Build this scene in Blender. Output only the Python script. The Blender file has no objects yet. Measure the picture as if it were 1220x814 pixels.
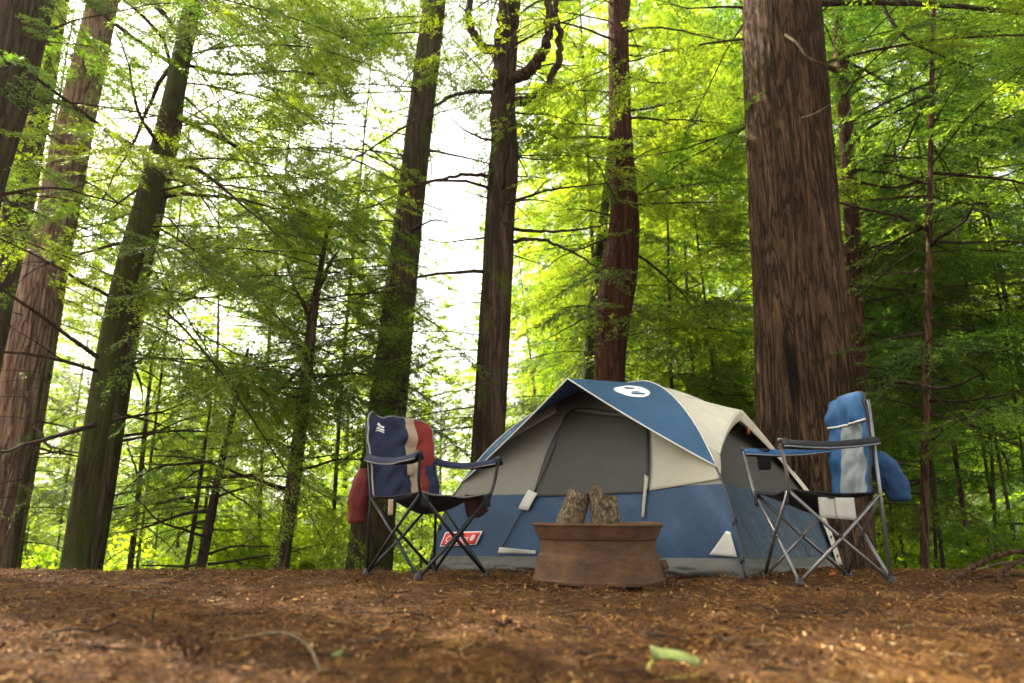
import bpy, bmesh, math, random
import numpy as np
from mathutils import Vector, Matrix, noise

# ------------------------------------------------------------------ camera, light
S = bpy.context.scene
COL = S.collection
PITCH, CAM_H, FPX = 14.0, 0.36, 813.3           # photo measured as 1220 x 814
cam_d = bpy.data.cameras.new("camera")
cam_d.lens = 24.0; cam_d.sensor_width = 36.0; cam_d.clip_start = 0.05; cam_d.clip_end = 600
cam_d.dof.use_dof = True; cam_d.dof.focus_distance = 4.7; cam_d.dof.aperture_fstop = 1.5
cam = bpy.data.objects.new("camera", cam_d); COL.objects.link(cam)
cam.location = (0, 0, CAM_H); cam.rotation_euler = (math.radians(90 + PITCH), 0, 0)
S.camera = cam

SUN_AZ, SUN_EL = -52.0, 46.0                     # azimuth from +Y towards +X
world = bpy.data.worlds.new("World"); S.world = world; world.use_nodes = True
wn = world.node_tree.nodes; wl = world.node_tree.links
sky = wn.new('ShaderNodeTexSky'); sky.sky_type = 'NISHITA'; sky.sun_disc = False
sky.sun_elevation = math.radians(SUN_EL); sky.sun_rotation = math.radians(SUN_AZ)
sky.dust_density = 3.0; sky.air_density = 1.0; sky.ozone_density = 1.0
hs_ = wn.new('ShaderNodeHueSaturation'); hs_.inputs['Saturation'].default_value = .30      # thin white overcast veil over the blue
wl.new(sky.outputs[0], hs_.inputs['Color'])
wm = wn.new('ShaderNodeMix'); wm.data_type = 'RGBA'; wm.blend_type = 'MULTIPLY'; wm.inputs[0].default_value = 1.0; wm.inputs[7].default_value = (1.0, .95, .84, 1)
wl.new(hs_.outputs[0], wm.inputs[6]); wl.new(wm.outputs[2], wn['Background'].inputs[0]); wn['Background'].inputs[1].default_value = 0.15
sun_d = bpy.data.lights.new("sun", 'SUN'); sun_d.energy = 5.0; sun_d.angle = math.radians(0.5)
sun_d.color = (1.0, 0.93, 0.80)
sun = bpy.data.objects.new("sun", sun_d); COL.objects.link(sun); sun.location = (-30, 20, 40)
sdir = Vector((math.sin(math.radians(SUN_AZ)) * math.cos(math.radians(SUN_EL)),
               math.cos(math.radians(SUN_AZ)) * math.cos(math.radians(SUN_EL)), math.sin(math.radians(SUN_EL))))
sun.rotation_euler = (-sdir).to_track_quat('-Z', 'Y').to_euler()
S.view_settings.view_transform = 'Standard'; S.view_settings.look = 'None'
S.view_settings.exposure = 2.1; S.view_settings.gamma = 1.0; S.view_settings.use_curve_mapping = False
S.render.engine = 'CYCLES'
S.cycles.max_bounces = 8; S.cycles.transmission_bounces = 6; S.cycles.diffuse_bounces = 4

# ------------------------------------------------------------------ small maths
_c, _s = math.cos(math.radians(PITCH)), math.sin(math.radians(PITCH))
def ray(px, py):
    a = (px - 610) / FPX; b = (407 - py) / FPX
    return a, _c - b * _s, _s + b * _c
def atY(px, py, Y):
    a, y, z = ray(px, py); k = Y / y
    return Vector((a * k, Y, CAM_H + z * k))
def atZ(px, py, Z=0.0):
    a, y, z = ray(px, py); k = (Z - CAM_H) / z
    return Vector((a * k, y * k, Z))
def projN(P):
    P = np.asarray(P, float)
    d = P[:, 1] * _c + (P[:, 2] - CAM_H) * _s
    u = -P[:, 1] * _s + (P[:, 2] - CAM_H) * _c
    dd = np.where(d > 0.05, d, 0.05)
    return 610 + FPX * P[:, 0] / dd, 407 - FPX * u / dd, d
def px_m(px, Y):                                  # size in metres of px pixels at distance Y
    return px * Y / FPX
def smooth(a, b, x):
    t = np.clip((np.asarray(x, float) - a) / (b - a), 0, 1)
    return t * t * (3 - 2 * t)
_gy = np.array([-60, 3.9, 4.6, 5.6, 7.0, 9.0, 13, 20, 30, 45, 80, 300.0])
_gv = np.array([0, 0, -0.025, -0.10, -0.28, -0.75, -1.7, -2.9, -3.4, -2.6, 0.5, 4.0])
def gz(x, y):
    base = np.interp(y, _gy, _gv)
    return base + 0.012 * np.sin(1.3 * x + 0.7) * np.cos(0.9 * y) * smooth(1.5, 3, y)
def gzf(x, y): return float(gz(x, y))

# ------------------------------------------------------------------ objects
def tag(o, label=None, cat=None, group=None, kind=None):
    if label: o['label'] = label
    if cat: o['category'] = cat
    if group: o['group'] = group
    if kind: o['kind'] = kind
    return o
def empty(name, loc, rz=0.0, label=None, cat=None, group=None):
    o = bpy.data.objects.new(name, None); COL.objects.link(o)
    o.location = loc; o.rotation_euler = (0, 0, rz); o.empty_display_size = 0.1
    return tag(o, label, cat, group)
def mesh(name, V, F, mat, parent=None, off=None, smooth_=True, fmat=None, tint=None, subsurf=0, thick=0.0):
    """V (n,3); F list of faces or an (m,4) array; off is subtracted (parent's place)."""
    V = np.asarray(V, np.float32).reshape(-1, 3)
    if off is not None: V = V - np.asarray(off, np.float32)
    me = bpy.data.meshes.new(name)
    if isinstance(F, np.ndarray):
        m, k = F.shape
        me.vertices.add(len(V)); me.loops.add(m * k); me.polygons.add(m)
        me.vertices.foreach_set('co', V.ravel())
        me.loops.foreach_set('vertex_index', F.astype(np.int32).ravel())
        me.polygons.foreach_set('loop_start', np.arange(0, m * k, k, dtype=np.int32))
        me.update(calc_edges=True); me.validate()
    else:
        me.from_pydata([tuple(map(float, v)) for v in V], [], [tuple(map(int, f)) for f in F]); me.update()
    for mm in (mat if isinstance(mat, (list, tuple)) else [mat]): me.materials.append(mm)
    if fmat is not None: me.polygons.foreach_set('material_index', np.asarray(fmat, np.int32))
    me.polygons.foreach_set('use_smooth', np.full(len(me.polygons), smooth_, dtype=bool))
    if tint is not None:
        at = me.attributes.new('tint', 'FLOAT', 'POINT'); at.data.foreach_set('value', np.asarray(tint, np.float32))
    o = bpy.data.objects.new(name, me); COL.objects.link(o)
    if parent: o.parent = parent
    if thick:
        md = o.modifiers.new('thick', 'SOLIDIFY'); md.thickness = thick; md.offset = 0
    if subsurf:
        md = o.modifiers.new('sub', 'SUBSURF'); md.levels = subsurf; md.render_levels = subsurf
    return o
def tube(pts, rad, n=8, cap=True):
    P = [Vector(p) for p in pts]; N = len(P)
    if not hasattr(rad, '__len__'): rad = [rad] * N
    V, F = [], []
    t0 = (P[1] - P[0]).normalized()
    u = t0.orthogonal().normalized()
    for i in range(N):
        t = (P[min(i + 1, N - 1)] - P[max(i - 1, 0)]).normalized()
        u = (u - t * u.dot(t)).normalized(); w = t.cross(u)
        for k in range(n):
            a = 2 * math.pi * k / n
            V.append(P[i] + (u * math.cos(a) + w * math.sin(a)) * rad[i])
    for i in range(N - 1):
        for k in range(n):
            k2 = (k + 1) % n
            F.append((i * n + k, i * n + k2, (i + 1) * n + k2, (i + 1) * n + k))
    if cap:
        F.append(tuple(range(n - 1, -1, -1))); F.append(tuple(range((N - 1) * n, N * n)))
    return V, F
def join(*vf):
    V, F = [], []
    for v, f in vf:
        o = len(V); V += list(v); F += [tuple(i + o for i in q) for q in f]
    return V, F
def grid(fn, nu, nv):
    V = [fn(i / nu, j / nv) for j in range(nv + 1) for i in range(nu + 1)]
    F = [(j * (nu + 1) + i, j * (nu + 1) + i + 1, (j + 1) * (nu + 1) + i + 1, (j + 1) * (nu + 1) + i)
         for j in range(nv) for i in range(nu)]
    return V, F
def box(c, sx, sy, sz, rot=None):
    R = rot or Matrix.Identity(3)
    V = [Vector(c) + R @ Vector((x * sx / 2, y * sy / 2, z * sz / 2)) for z in (-1, 1) for y in (-1, 1) for x in (-1, 1)]
    return V, [(0, 2, 3, 1), (4, 5, 7, 6), (0, 1, 5, 4), (2, 6, 7, 3), (0, 4, 6, 2), (1, 3, 7, 5)]
def lathe(prof, n=64, wob=0.0):
    V, F = [], []
    for i, (r, z) in enumerate(prof):
        for k in range(n):
            a = 2 * math.pi * k / n
            V.append(Vector((r * math.cos(a), r * math.sin(a), z + wob * math.sin(2 * a + 0.5) + wob * .6 * math.sin(3 * a))))
    for i in range(len(prof) - 1):
        for k in range(n):
            k2 = (k + 1) % n
            F.append((i * n + k, i * n + k2, (i + 1) * n + k2, (i + 1) * n + k))
    return V, F
def crom(pts, n):                                  # Catmull-Rom through Vectors
    P = [Vector(p) for p in pts]; P = [P[0] * 2 - P[1]] + P + [P[-1] * 2 - P[-2]]
    out = []
    for i in range(1, len(P) - 2):
        for k in range(n):
            t = k / n
            out.append(0.5 * ((2 * P[i]) + (P[i + 1] - P[i - 1]) * t + (2 * P[i - 1] - 5 * P[i] + 4 * P[i + 1] - P[i + 2]) * t * t
                              + (3 * P[i] - P[i - 1] - 3 * P[i + 1] + P[i + 2]) * t ** 3))
    out.append(P[-2]); return out

# ------------------------------------------------------------------ materials
class NT:
    def __init__(s, name):
        s.m = bpy.data.materials.new(name); s.m.use_nodes = True
        s.n = s.m.node_tree.nodes; s.l = s.m.node_tree.links
        s.b = s.n['Principled BSDF']; s.out = s.n['Material Output']
    def new(s, t, **kw):
        n = s.n.new(t)
        for k, v in kw.items(): setattr(n, k, v)
        return n
    def coords(s, scale=(1, 1, 1), kind='Object'):
        tc = s.new('ShaderNodeTexCoord'); mp = s.new('ShaderNodeMapping')
        mp.inputs['Scale'].default_value = scale; s.l.new(tc.outputs[kind], mp.inputs[0]); return mp.outputs[0]
    def noise(s, vec, scale, detail=5, rough=.6, dist=0.0):
        n = s.new('ShaderNodeTexNoise'); n.inputs['Scale'].default_value = scale
        n.inputs['Detail'].default_value = detail; n.inputs['Roughness'].default_value = rough
        n.inputs['Distortion'].default_value = dist
        s.l.new(vec, n.inputs['Vector']); return n.outputs[0]
    def ramp(s, fac, stops):
        r = s.new('ShaderNodeValToRGB'); e = r.color_ramp.elements
        while len(e) < len(stops): e.new(0.5)
        for el, (p, c) in zip(e, stops):
            el.position = p; el.color = (*c, 1) if len(c) == 3 else c
        s.l.new(fac, r.inputs[0]); return r.outputs[0]
    def mix(s, fac, a, b, mode='MIX'):
        m = s.new('ShaderNodeMix', data_type='RGBA', blend_type=mode)
        for i, v in ((0, fac), (6, a), (7, b)):
            if hasattr(v, 'is_linked'): s.l.new(v, m.inputs[i])
            elif isinstance(v, (int, float)): m.inputs[i].default_value = v
            else: m.inputs[i].default_value = (*v, 1)
        return m.outputs[2]
    def bump(s, h, strength=.5, dist=.02):
        b = s.new('ShaderNodeBump'); b.inputs['Strength'].default_value = strength; b.inputs['Distance'].default_value = dist
        s.l.new(h, b.inputs['Height']); s.l.new(b.outputs[0], s.b.inputs['Normal'])
    def base(s, c, rough=.8, metal=0.0, spec=.3):
        if hasattr(c, 'is_linked'): s.l.new(c, s.b.inputs['Base Color'])
        else: s.b.inputs['Base Color'].default_value = (*c, 1)
        s.b.inputs['Roughness'].default_value = rough; s.b.inputs['Metallic'].default_value = metal
        s.b.inputs['Specular IOR Level'].default_value = spec
        return s
    def translucent(s, col, fac):
        t = s.new('ShaderNodeBsdfTranslucent'); mx = s.new('ShaderNodeMixShader'); mx.inputs[0].default_value = fac
        if hasattr(col, 'is_linked'): s.l.new(col, t.inputs[0])
        else: t.inputs[0].default_value = (*col, 1)
        s.l.new(s.b.outputs[0], mx.inputs[1]); s.l.new(t.outputs[0], mx.inputs[2]); s.l.new(mx.outputs[0], s.out.inputs[0])

def sm_half(t, n):
    h = t.new('ShaderNodeMath', operation='MULTIPLY'); t.l.new(n.outputs[0], h.inputs[0]); h.inputs[1].default_value = .5; return h.outputs[0]
def mat_bark(name, dark, mid, light, moss=0.0, mosscol=(.075, .09, .02), sc=9.0, bump=.8, zs=.10, scar=None):
    t = NT(name); v = t.coords((1, 1, zs)); f = t.noise(v, sc * 1.7, 6, .62, .9); g = t.noise(t.coords((1, 1, zs * .6)), sc * 6, 5, .7, .3)
    # furrows: narrow dark lines where the stretched noise crosses its middle value
    sb = t.new('ShaderNodeMath', operation='SUBTRACT'); t.l.new(t.noise(v, sc * .95, 3, .55, 1.2), sb.inputs[0]); sb.inputs[1].default_value = .5
    ab = t.new('ShaderNodeMath', operation='ABSOLUTE'); t.l.new(sb.outputs[0], ab.inputs[0])
    mr = t.new('ShaderNodeMapRange'); t.l.new(ab.outputs[0], mr.inputs[0]); mr.inputs[1].default_value = .0; mr.inputs[2].default_value = .055
    p = t.noise(t.coords((1, 1, .5)), 1.7, 4, .6)
    c = t.ramp(f, [(.30, dark), (.5, mid), (.66, light)])
    c = t.mix(.40, c, t.ramp(g, [(.36, dark), (.64, light)]))
    c = t.mix(.5, c, t.ramp(p, [(.35, (.35, .33, .32)), (.65, (1, 1, 1))]), 'MULTIPLY')
    c = t.mix(mr.outputs[0], tuple(x * 1.3 for x in dark), c)
    if moss:
        mm = t.noise(t.coords((1, 1, .6)), 3.0, 6, .65)
        c = t.mix(t.ramp(mm, [(.62 - moss * .35, (0, 0, 0)), (.78 - moss * .35, (1, 1, 1))]), c, mosscol)
    if scar:      # charred hollow low on the trunk
        mp = t.coords((1 / scar[3], .35, 1 / scar[4])); ds = t.new('ShaderNodeVectorMath', operation='DISTANCE'); t.l.new(mp, ds.inputs[0])
        ds.inputs[1].default_value = (scar[0] / scar[3], scar[1] * .35, scar[2] / scar[4])
        sm = t.new('ShaderNodeMath', operation='MULTIPLY_ADD'); t.l.new(f, sm.inputs[0]); sm.inputs[1].default_value = 1.1; t.l.new(ds.outputs['Value'], sm.inputs[2])
        c = t.mix(t.ramp(sm.outputs[0], [(0, (.9, .9, .9)), (1, (0, 0, 0))]) if False else t.ramp(sm_half(t, sm), [(.45, (.92, .92, .92)), (.70, (0, 0, 0))]), c, (.010, .008, .007))
    t.base(c, .95, 0, .1)
    h1 = t.new('ShaderNodeMath', operation='MULTIPLY_ADD'); t.l.new(mr.outputs[0], h1.inputs[0]); h1.inputs[1].default_value = .55; t.l.new(f, h1.inputs[2])
    h2 = t.new('ShaderNodeMath', operation='MULTIPLY_ADD'); t.l.new(g, h2.inputs[0]); h2.inputs[1].default_value = .4; t.l.new(h1.outputs[0], h2.inputs[2])
    t.bump(h2.outputs[0], bump, .045); return t.m
def mat_leaf(name, c0, c1, t0, t1, fac=.5, rough=.5):
    t = NT(name); a = t.new('ShaderNodeAttribute', attribute_name='tint')
    n = t.noise(t.coords(), .9, 3, .6)
    mx = t.new('ShaderNodeMath', operation='MULTIPLY_ADD'); t.l.new(n, mx.inputs[0]); mx.inputs[1].default_value = .9
    sb = t.new('ShaderNodeMath', operation='MULTIPLY_ADD'); t.l.new(a.outputs['Fac'], sb.inputs[0]); sb.inputs[1].default_value = .9
    sb.inputs[2].default_value = -.42; t.l.new(sb.outputs[0], mx.inputs[2])
    t.base(t.ramp(mx.outputs[0], [(.15, c0), (.85, c1)]), rough, 0, .35)
    t.translucent(t.ramp(mx.outputs[0], [(.15, t0), (.85, t1)]), fac); return t.m
def mat_cloth(name, c, var=.18, rough=.75, trans=0.0, tcol=None, dirt=None, wr=60, bump=.25):
    t = NT(name); v = t.coords(); f = t.noise(v, 5, 5, .6)
    k = t.ramp(f, [(.3, tuple(x * (1 - var) for x in c)), (.7, tuple(min(1, x * (1 + var)) for x in c))])
    if dirt:
        d = t.noise(t.coords(), 9, 8, .7); k = t.mix(t.ramp(d, [(.52, (0, 0, 0)), (.72, (.6, .6, .6))]), k, dirt)
    t.base(k, rough, 0, .3)
    w = t.noise(v, wr, 3, .5); fo = t.noise(t.coords((1, 1, .5)), 5.0, 2, .5, .4)
    ad = t.new('ShaderNodeMath', operation='MULTIPLY_ADD'); t.l.new(fo, ad.inputs[0]); ad.inputs[1].default_value = 4.0; t.l.new(w, ad.inputs[2]); t.bump(ad.outputs[0], bump * 1.6, .006)
    if trans: t.translucent(tcol or c, trans)
    return t.m
def mat_plain(name, c, rough=.5, metal=0.0, var=.12, sc=30, spec=.4):
    t = NT(name); f = t.noise(t.coords(), sc, 4, .6)
    t.base(t.ramp(f, [(.3, tuple(x * (1 - var) for x in c)), (.7, tuple(min(1, x * (1 + var)) for x in c))]), rough, metal, spec); return t.m

M = {}
M['redwood'] = mat_bark('redwood bark', (.022, .011, .007), (.085, .042, .025), (.20, .11, .068))
M['bigred'] = mat_bark('shaggy cedar bark', (.020, .012, .007), (.080, .046, .026), (.205, .122, .068), sc=12, bump=1.0, scar=(-.16, -.45, 1.75, .085, .60))
M['sunred'] = mat_bark('sunlit redwood bark', (.06, .032, .022), (.25, .150, .105), (.52, .37, .28), sc=10, bump=1.0)  # redwood bark lightened: the trunk's sunlight is put into the colour
M['red'] = mat_bark('red cedar bark', (.022, .009, .006), (.082, .029, .018), (.15, .062, .038), sc=9)
M['brown'] = mat_bark('brown bark', (.020, .013, .009), (.062, .041, .027), (.125, .086, .056), moss=.25)
M['grey'] = mat_bark('grey brown bark', (.022, .015, .010), (.076, .053, .035), (.165, .122, .078), moss=.5, mosscol=(.058, .066, .018), sc=12)
M['mossy'] = mat_bark('mossy bark', (.016, .013, .007), (.05, .04, .02), (.10, .08, .04), moss=.72, mosscol=(.058, .066, .017), sc=8)
M['twig'] = mat_bark('twig bark', (.02, .013, .009), (.05, .034, .022), (.10, .07, .05), sc=10, bump=.2)
M['dead'] = mat_bark('dead wood', (.05, .035, .02), (.14, .10, .06), (.26, .20, .12), moss=.2, mosscol=(.06, .06, .02), sc=10, bump=.2)
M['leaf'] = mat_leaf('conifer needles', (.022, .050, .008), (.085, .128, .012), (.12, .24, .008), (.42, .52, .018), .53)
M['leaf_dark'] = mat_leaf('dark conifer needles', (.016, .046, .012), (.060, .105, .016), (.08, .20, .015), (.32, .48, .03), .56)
M['leaf_far'] = mat_leaf('sunlit leaves', (.06, .12, .010), (.15, .21, .018), (.34, .54, .012), (.66, .78, .03), .62)  # brighter greens carry the valley's sunlight in the leaf colour

# ------------------------------------------------------------------ ground
def build_ground():
    xs = np.concatenate([-np.geomspace(300, 4.2, 40), np.linspace(-4, 4, 161), np.geomspace(4.2, 300, 40)])
    ys = np.concatenate([np.linspace(-60, .7, 12), np.linspace(.8, 6.5, 191), np.geomspace(6.6, 300, 60)])
    X, Y = np.meshgrid(xs, ys); Z = gz(X, Y)
    for j in range(X.shape[0]):
        if not (.8 <= ys[j] <= 6.5): continue
        for i in range(X.shape[1]):
            x, y = X[j, i], ys[j]
            if abs(x) < 4.1:
                Z[j, i] += .030 * noise.noise((x * 2.1, y * 2.1, 3)) + .022 * noise.noise((x * 6, y * 6, 7)) + .010 * noise.noise((x * 15, y * 15, 1))
    nu = len(xs)
    jj, ii = np.meshgrid(np.arange(len(ys) - 1), np.arange(nu - 1), indexing='ij')
    a = (jj * nu + ii).ravel()
    F = np.stack([a, a + 1, a + nu + 1, a + nu], 1)
    t = NT('forest floor'); v = t.coords(); f = t.noise(v, 3, 9, .7); g = t.noise(v, 38, 6, .7); h = t.noise(v, 130, 4, .7)
    c = t.ramp(f, [(.36, (.028, .015, .007)), (.5, (.105, .048, .014)), (.66, (.22, .105, .030))])
    c = t.mix(.55, c, t.ramp(g, [(.35, (.035, .017, .008)), (.6, (.16, .072, .026)), (.75, (.34, .19, .08))]))
    sp = t.new('ShaderNodeSeparateXYZ'); t.l.new(v, sp.inputs[0]); mr = t.new('ShaderNodeMapRange'); t.l.new(sp.outputs[1], mr.inputs[0])
    mr.inputs[1].default_value = 9.0; mr.inputs[2].default_value = 14.0
    c = t.mix(mr.outputs[0], c, t.ramp(f, [(.35, (.03, .06, .012)), (.65, (.10, .15, .03))]))
    t.base(c, .95, 0, .15); s = t.new('ShaderNodeMath', operation='ADD'); t.l.new(g, s.inputs[0]); t.l.new(h, s.inputs[1])
    t.bump(s.outputs[0], 1.0, .02)
    o = mesh('ground', np.stack([X.ravel(), Y.ravel(), Z.ravel()], 1), F, t.m)
    tag(o, kind='structure'); return o
build_ground()

# ------------------------------------------------------------------ foliage engine
GAPS = [  # (px, py, rx, ry, strength) places where the sky shows between the trees
    (538, 265, 44, 150, .97), (455, 140, 45, 75, .9), (415, 165, 50, 45, .8), (250, 392, 58, 48, .93), (290, 245, 50, 65, .6), (400, 330, 28, 45, .45), (330, 180, 40, 40, .4), (190, 300, 30, 40, .4),
    (552, 385, 26, 30, .85), (620, 410, 18, 22, .8), (640, 310, 22, 30, .7), (1203, 112, 30, 28, 1.0), (1055, 105, 50, 70, .8), (1185, 225, 40, 60, .75), (1095, 205, 40, 50, .7), (1150, 40, 50, 40, .5), (1060, 300, 30, 40, .4), (1200, 330, 30, 60, .4),
    (260, 110, 60, 80, .5), (340, 60, 45, 40, .55), (180, 140, 25, 60, .5), (660, 70, 40, 60, .4), (1010, 340, 30, 40, .3), (1000, 500, 30, 60, .3),
    (22, 420, 55, 200, .75), (85, 120, 34, 90, .45), (130, 480, 40, 150, .6), (600, 300, 22, 240, .5), (945, 300, 60, 350, .9), (735, 200, 24, 260, .6)]
def keep_mask(P, rng, amount=1.0):
    x, y, d = projN(P)
    k = np.ones(len(P))
    for (cx, cy, rx, ry, s) in GAPS:
        q = np.sqrt(((x - cx) / rx) ** 2 + ((y - cy) / ry) ** 2)
        k *= 1 - s * amount * (1 - smooth(.75, 1.25, q))
    return rng.random(len(P)) < k

def nrm(a): return a / np.maximum(np.linalg.norm(a, axis=-1, keepdims=True), 1e-9)
def tri_tubes(A, B, ra, rb):
    D = nrm(B - A); U = nrm(np.cross(D, np.array([.31, .22, .93]))); W = np.cross(D, U); n = len(A)
    V = np.empty((n, 6, 3))
    for k in range(3):
        a = 2 * math.pi * k / 3; o = U * math.cos(a) + W * math.sin(a)
        V[:, k] = A + o * np.asarray(ra).reshape(-1, 1); V[:, 3 + k] = B + o * np.asarray(rb).reshape(-1, 1)
    b = (np.arange(n) * 6)[:, None]
    F = np.concatenate([b + np.array([[k, (k + 1) % 3, 3 + (k + 1) % 3, 3 + k]]) for k in range(3)], 0)
    return V.reshape(-1, 3), F
def make_crown(branches, rng, leaf=.045, gap1=.17, len1=.75, gap2=1.5, len2=.20, mask=1.0, hang=.25, leafw=.19, fill=1.0):
    """branches: (start, unit direction, length, droop): limb > side branchlets > twigs > leaves.
    Returns mesh arrays (V, F, material index, tint)."""
    T0, TD, TL, TN, TT = [], [], [], [], []
    SA, SB, SR = [], [], []
    for (p, d, L, droop) in branches:
        p = np.asarray(p, float); d = nrm(np.asarray(d, float)); n = max(5, int(L / .25)); s = np.linspace(0, 1, n + 1)
        side = nrm(np.cross(d, [0, 0, 1.0])); wob = np.cumsum(rng.normal(0, .035, n + 1)) * L * .35
        A = p + d * (s * L)[:, None] + np.array([0, 0, -1.0]) * (droop * L * s ** 2)[:, None] + side * (wob * s)[:, None]
        SA.append(A[:-1]); SB.append(A[1:]); SR.append(.003 + .0075 * L * (1 - s[:-1]) * .6)
        nt = max(5, int(L * .85 / gap1 * 2)); st = .14 + .86 * (np.arange(nt) + rng.random(nt) * .7) / nt
        st = np.clip(st, 0, .999); idx = (st * n).astype(int); fr = st * n - idx
        pos = A[idx] * (1 - fr)[:, None] + A[idx + 1] * fr[:, None]
        tan = nrm(A[idx + 1] - A[idx]); sgn = np.where(np.arange(nt) % 2 == 0, 1.0, -1.0)
        sd = nrm(np.cross(tan, [0, 0, 1.0])); ang = np.radians(rng.uniform(35, 70, nt)); ang[-2:] *= .25
        D = tan * np.cos(ang)[:, None] + sd * (np.sin(ang) * sgn)[:, None]; D[:, 2] -= rng.uniform(0, 2 * hang, nt); D[:, 2] += rng.normal(0, .10, nt)
        up = nrm(np.cross(np.cross(tan, np.array([0, 0, 1.0])), tan)) + rng.normal(0, .18, (nt, 3))
        Ln = len1 * (.3 + .7 * np.sin(np.pi * np.clip(.22 + .70 * (1 - st), 0, 1))) * rng.uniform(.5, 1.25, nt) * min(1.25, .4 + .3 * L)
        T0.append(pos); TD.append(nrm(D)); TL.append(Ln); TN.append(nrm(up)); TT.append(np.full(nt, rng.uniform(.05, .95)) + rng.normal(0, .12, nt))
    T0, TD, TL, TN, TT = map(np.concatenate, (T0, TD, TL, TN, TT))
    SA, SB, SR = map(np.concatenate, (SA, SB, SR))
    if mask:
        k = keep_mask(T0 + TD * (TL * .6)[:, None], rng, mask); T0, TD, TL, TN, TT = T0[k], TD[k], TL[k], TN[k], TT[k]
    TE = T0 + TD * TL[:, None]; TE[:, 2] -= .12 * TL
    # twigs on the branchlets
    g2 = leaf * gap2; cnt = np.maximum(2, (TL / g2).astype(int)) * 2; tot = int(cnt.sum())
    ti = np.repeat(np.arange(len(cnt)), cnt); loc = np.arange(tot) - np.repeat(np.cumsum(cnt) - cnt, cnt)
    fr = np.clip(.10 + .90 * (loc // 2 + rng.random(tot) * .8) / (cnt[ti] / 2), 0, 1); sg = np.where(loc % 2 == 0, 1.0, -1.0)
    U0 = T0[ti] + TD[ti] * (TL[ti] * fr)[:, None]; U0[:, 2] -= .12 * TL[ti] * fr ** 2
    N = nrm(TN[ti] + rng.normal(0, .22, (tot, 3))); Sd = nrm(np.cross(N, TD[ti])); ang = np.radians(rng.uniform(28, 62, tot)) * (1.05 - .6 * fr)
    UD = nrm(TD[ti] * np.cos(ang)[:, None] + Sd * (np.sin(ang) * sg)[:, None] + np.array([0, 0, -1.0]) * rng.uniform(0, .3, tot)[:, None])
    UL = len2 * (1.15 - .65 * fr) * rng.uniform(.45, 1.3, tot) * np.clip(TL[ti] / len1, .5, 1.2)
    if fill < 1:
        k = rng.random(tot) < fill; ti, U0, N, UD, UL = ti[k], U0[k], N[k], UD[k], UL[k]
    # leaves on the twigs
    c3 = np.maximum(2, (UL / (leaf * .62)).astype(int)) * 2; t3 = int(c3.sum())
    ui = np.repeat(np.arange(len(c3)), c3); loc = np.arange(t3) - np.repeat(np.cumsum(c3) - c3, c3)
    fr = np.clip((loc // 2 + rng.random(t3)) / (c3[ui] / 2), 0, 1); sg = np.where(loc % 2 == 0, 1.0, -1.0)
    base = U0[ui] + UD[ui] * (UL[ui] * fr)[:, None]
    N3 = nrm(N[ui] + rng.normal(0, .35, (t3, 3))); Sd = nrm(np.cross(N3, UD[ui]))
    ang = np.radians(rng.uniform(20, 65, t3)); Ld = nrm(UD[ui] * np.cos(ang)[:, None] + Sd * (np.sin(ang) * sg)[:, None])
    ll = leaf * rng.uniform(.6, 1.3, t3) * (1.1 - .45 * fr); w = ll * leafw
    Wd = nrm(np.cross(N3, Ld)); tip = base + Ld * ll[:, None]; mid = base + Ld * (ll * .45)[:, None]
    VL = np.stack([base, mid + Wd * w[:, None], tip, mid - Wd * w[:, None]], 1).reshape(-1, 3)
    FL = (np.arange(t3) * 4)[:, None] + np.arange(4)[None]
    v1, f1 = tri_tubes(SA, SB, SR, SR * .9)
    v2, f2 = tri_tubes(T0, TE, np.full(len(T0), max(.0022, leaf * .06)), np.full(len(T0), .001))
    V = np.concatenate([VL, v1, v2]); F = np.concatenate([FL, f1 + len(VL), f2 + len(VL) + len(v1)])
    fm = np.concatenate([np.zeros(len(FL)), np.ones(len(f1) + len(f2))])
    tn = np.concatenate([np.repeat(np.clip(TT[ti][ui] + rng.normal(0, .10, t3), 0, 1), 4), np.zeros(len(v1) + len(v2))])
    return V, F, fm, tn

def trunk_path(spec, Y, top_extra=6.0, lean_y=0.0, bias=1.0):
    """spec: (px, py, width px) from bottom to top; returns world points and radii, from the ground to above the frame."""
    P = [atY(a, b, Y + lean_y * i) for i, (a, b, w) in enumerate(spec)]
    R = [px_m(w, Y * _c + (p.z - CAM_H) * _s) / 2 / bias / math.sqrt(1 + ((a - 610) / FPX) ** 2) for (a, b, w), p in zip(spec, P)]
    d = (P[1] - P[0]); g = gzf(P[0].x, Y) - .12
    if P[0].z > g:
        k = (P[0].z - g) / d.z; b = P[0] - d * k
        r0 = R[0] + max(0, R[0] - R[1]) * min(1.0, k) * .4
        P = [b, P[0]] if (P[0].z - g) > .1 else [b]; R2 = [r0 * 1.05, R[0]] if len(P) == 2 else [r0 * 1.03]
        P = P + [atY(a, bb, Y) for (a, bb, w) in spec[1:]]; R = R2 + R[1:]
    d = (P[-1] - P[-2]).normalized(); t = P[-1] + d * top_extra
    P.append(t); R.append(R[-1] * .55)
    return P, R
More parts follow.
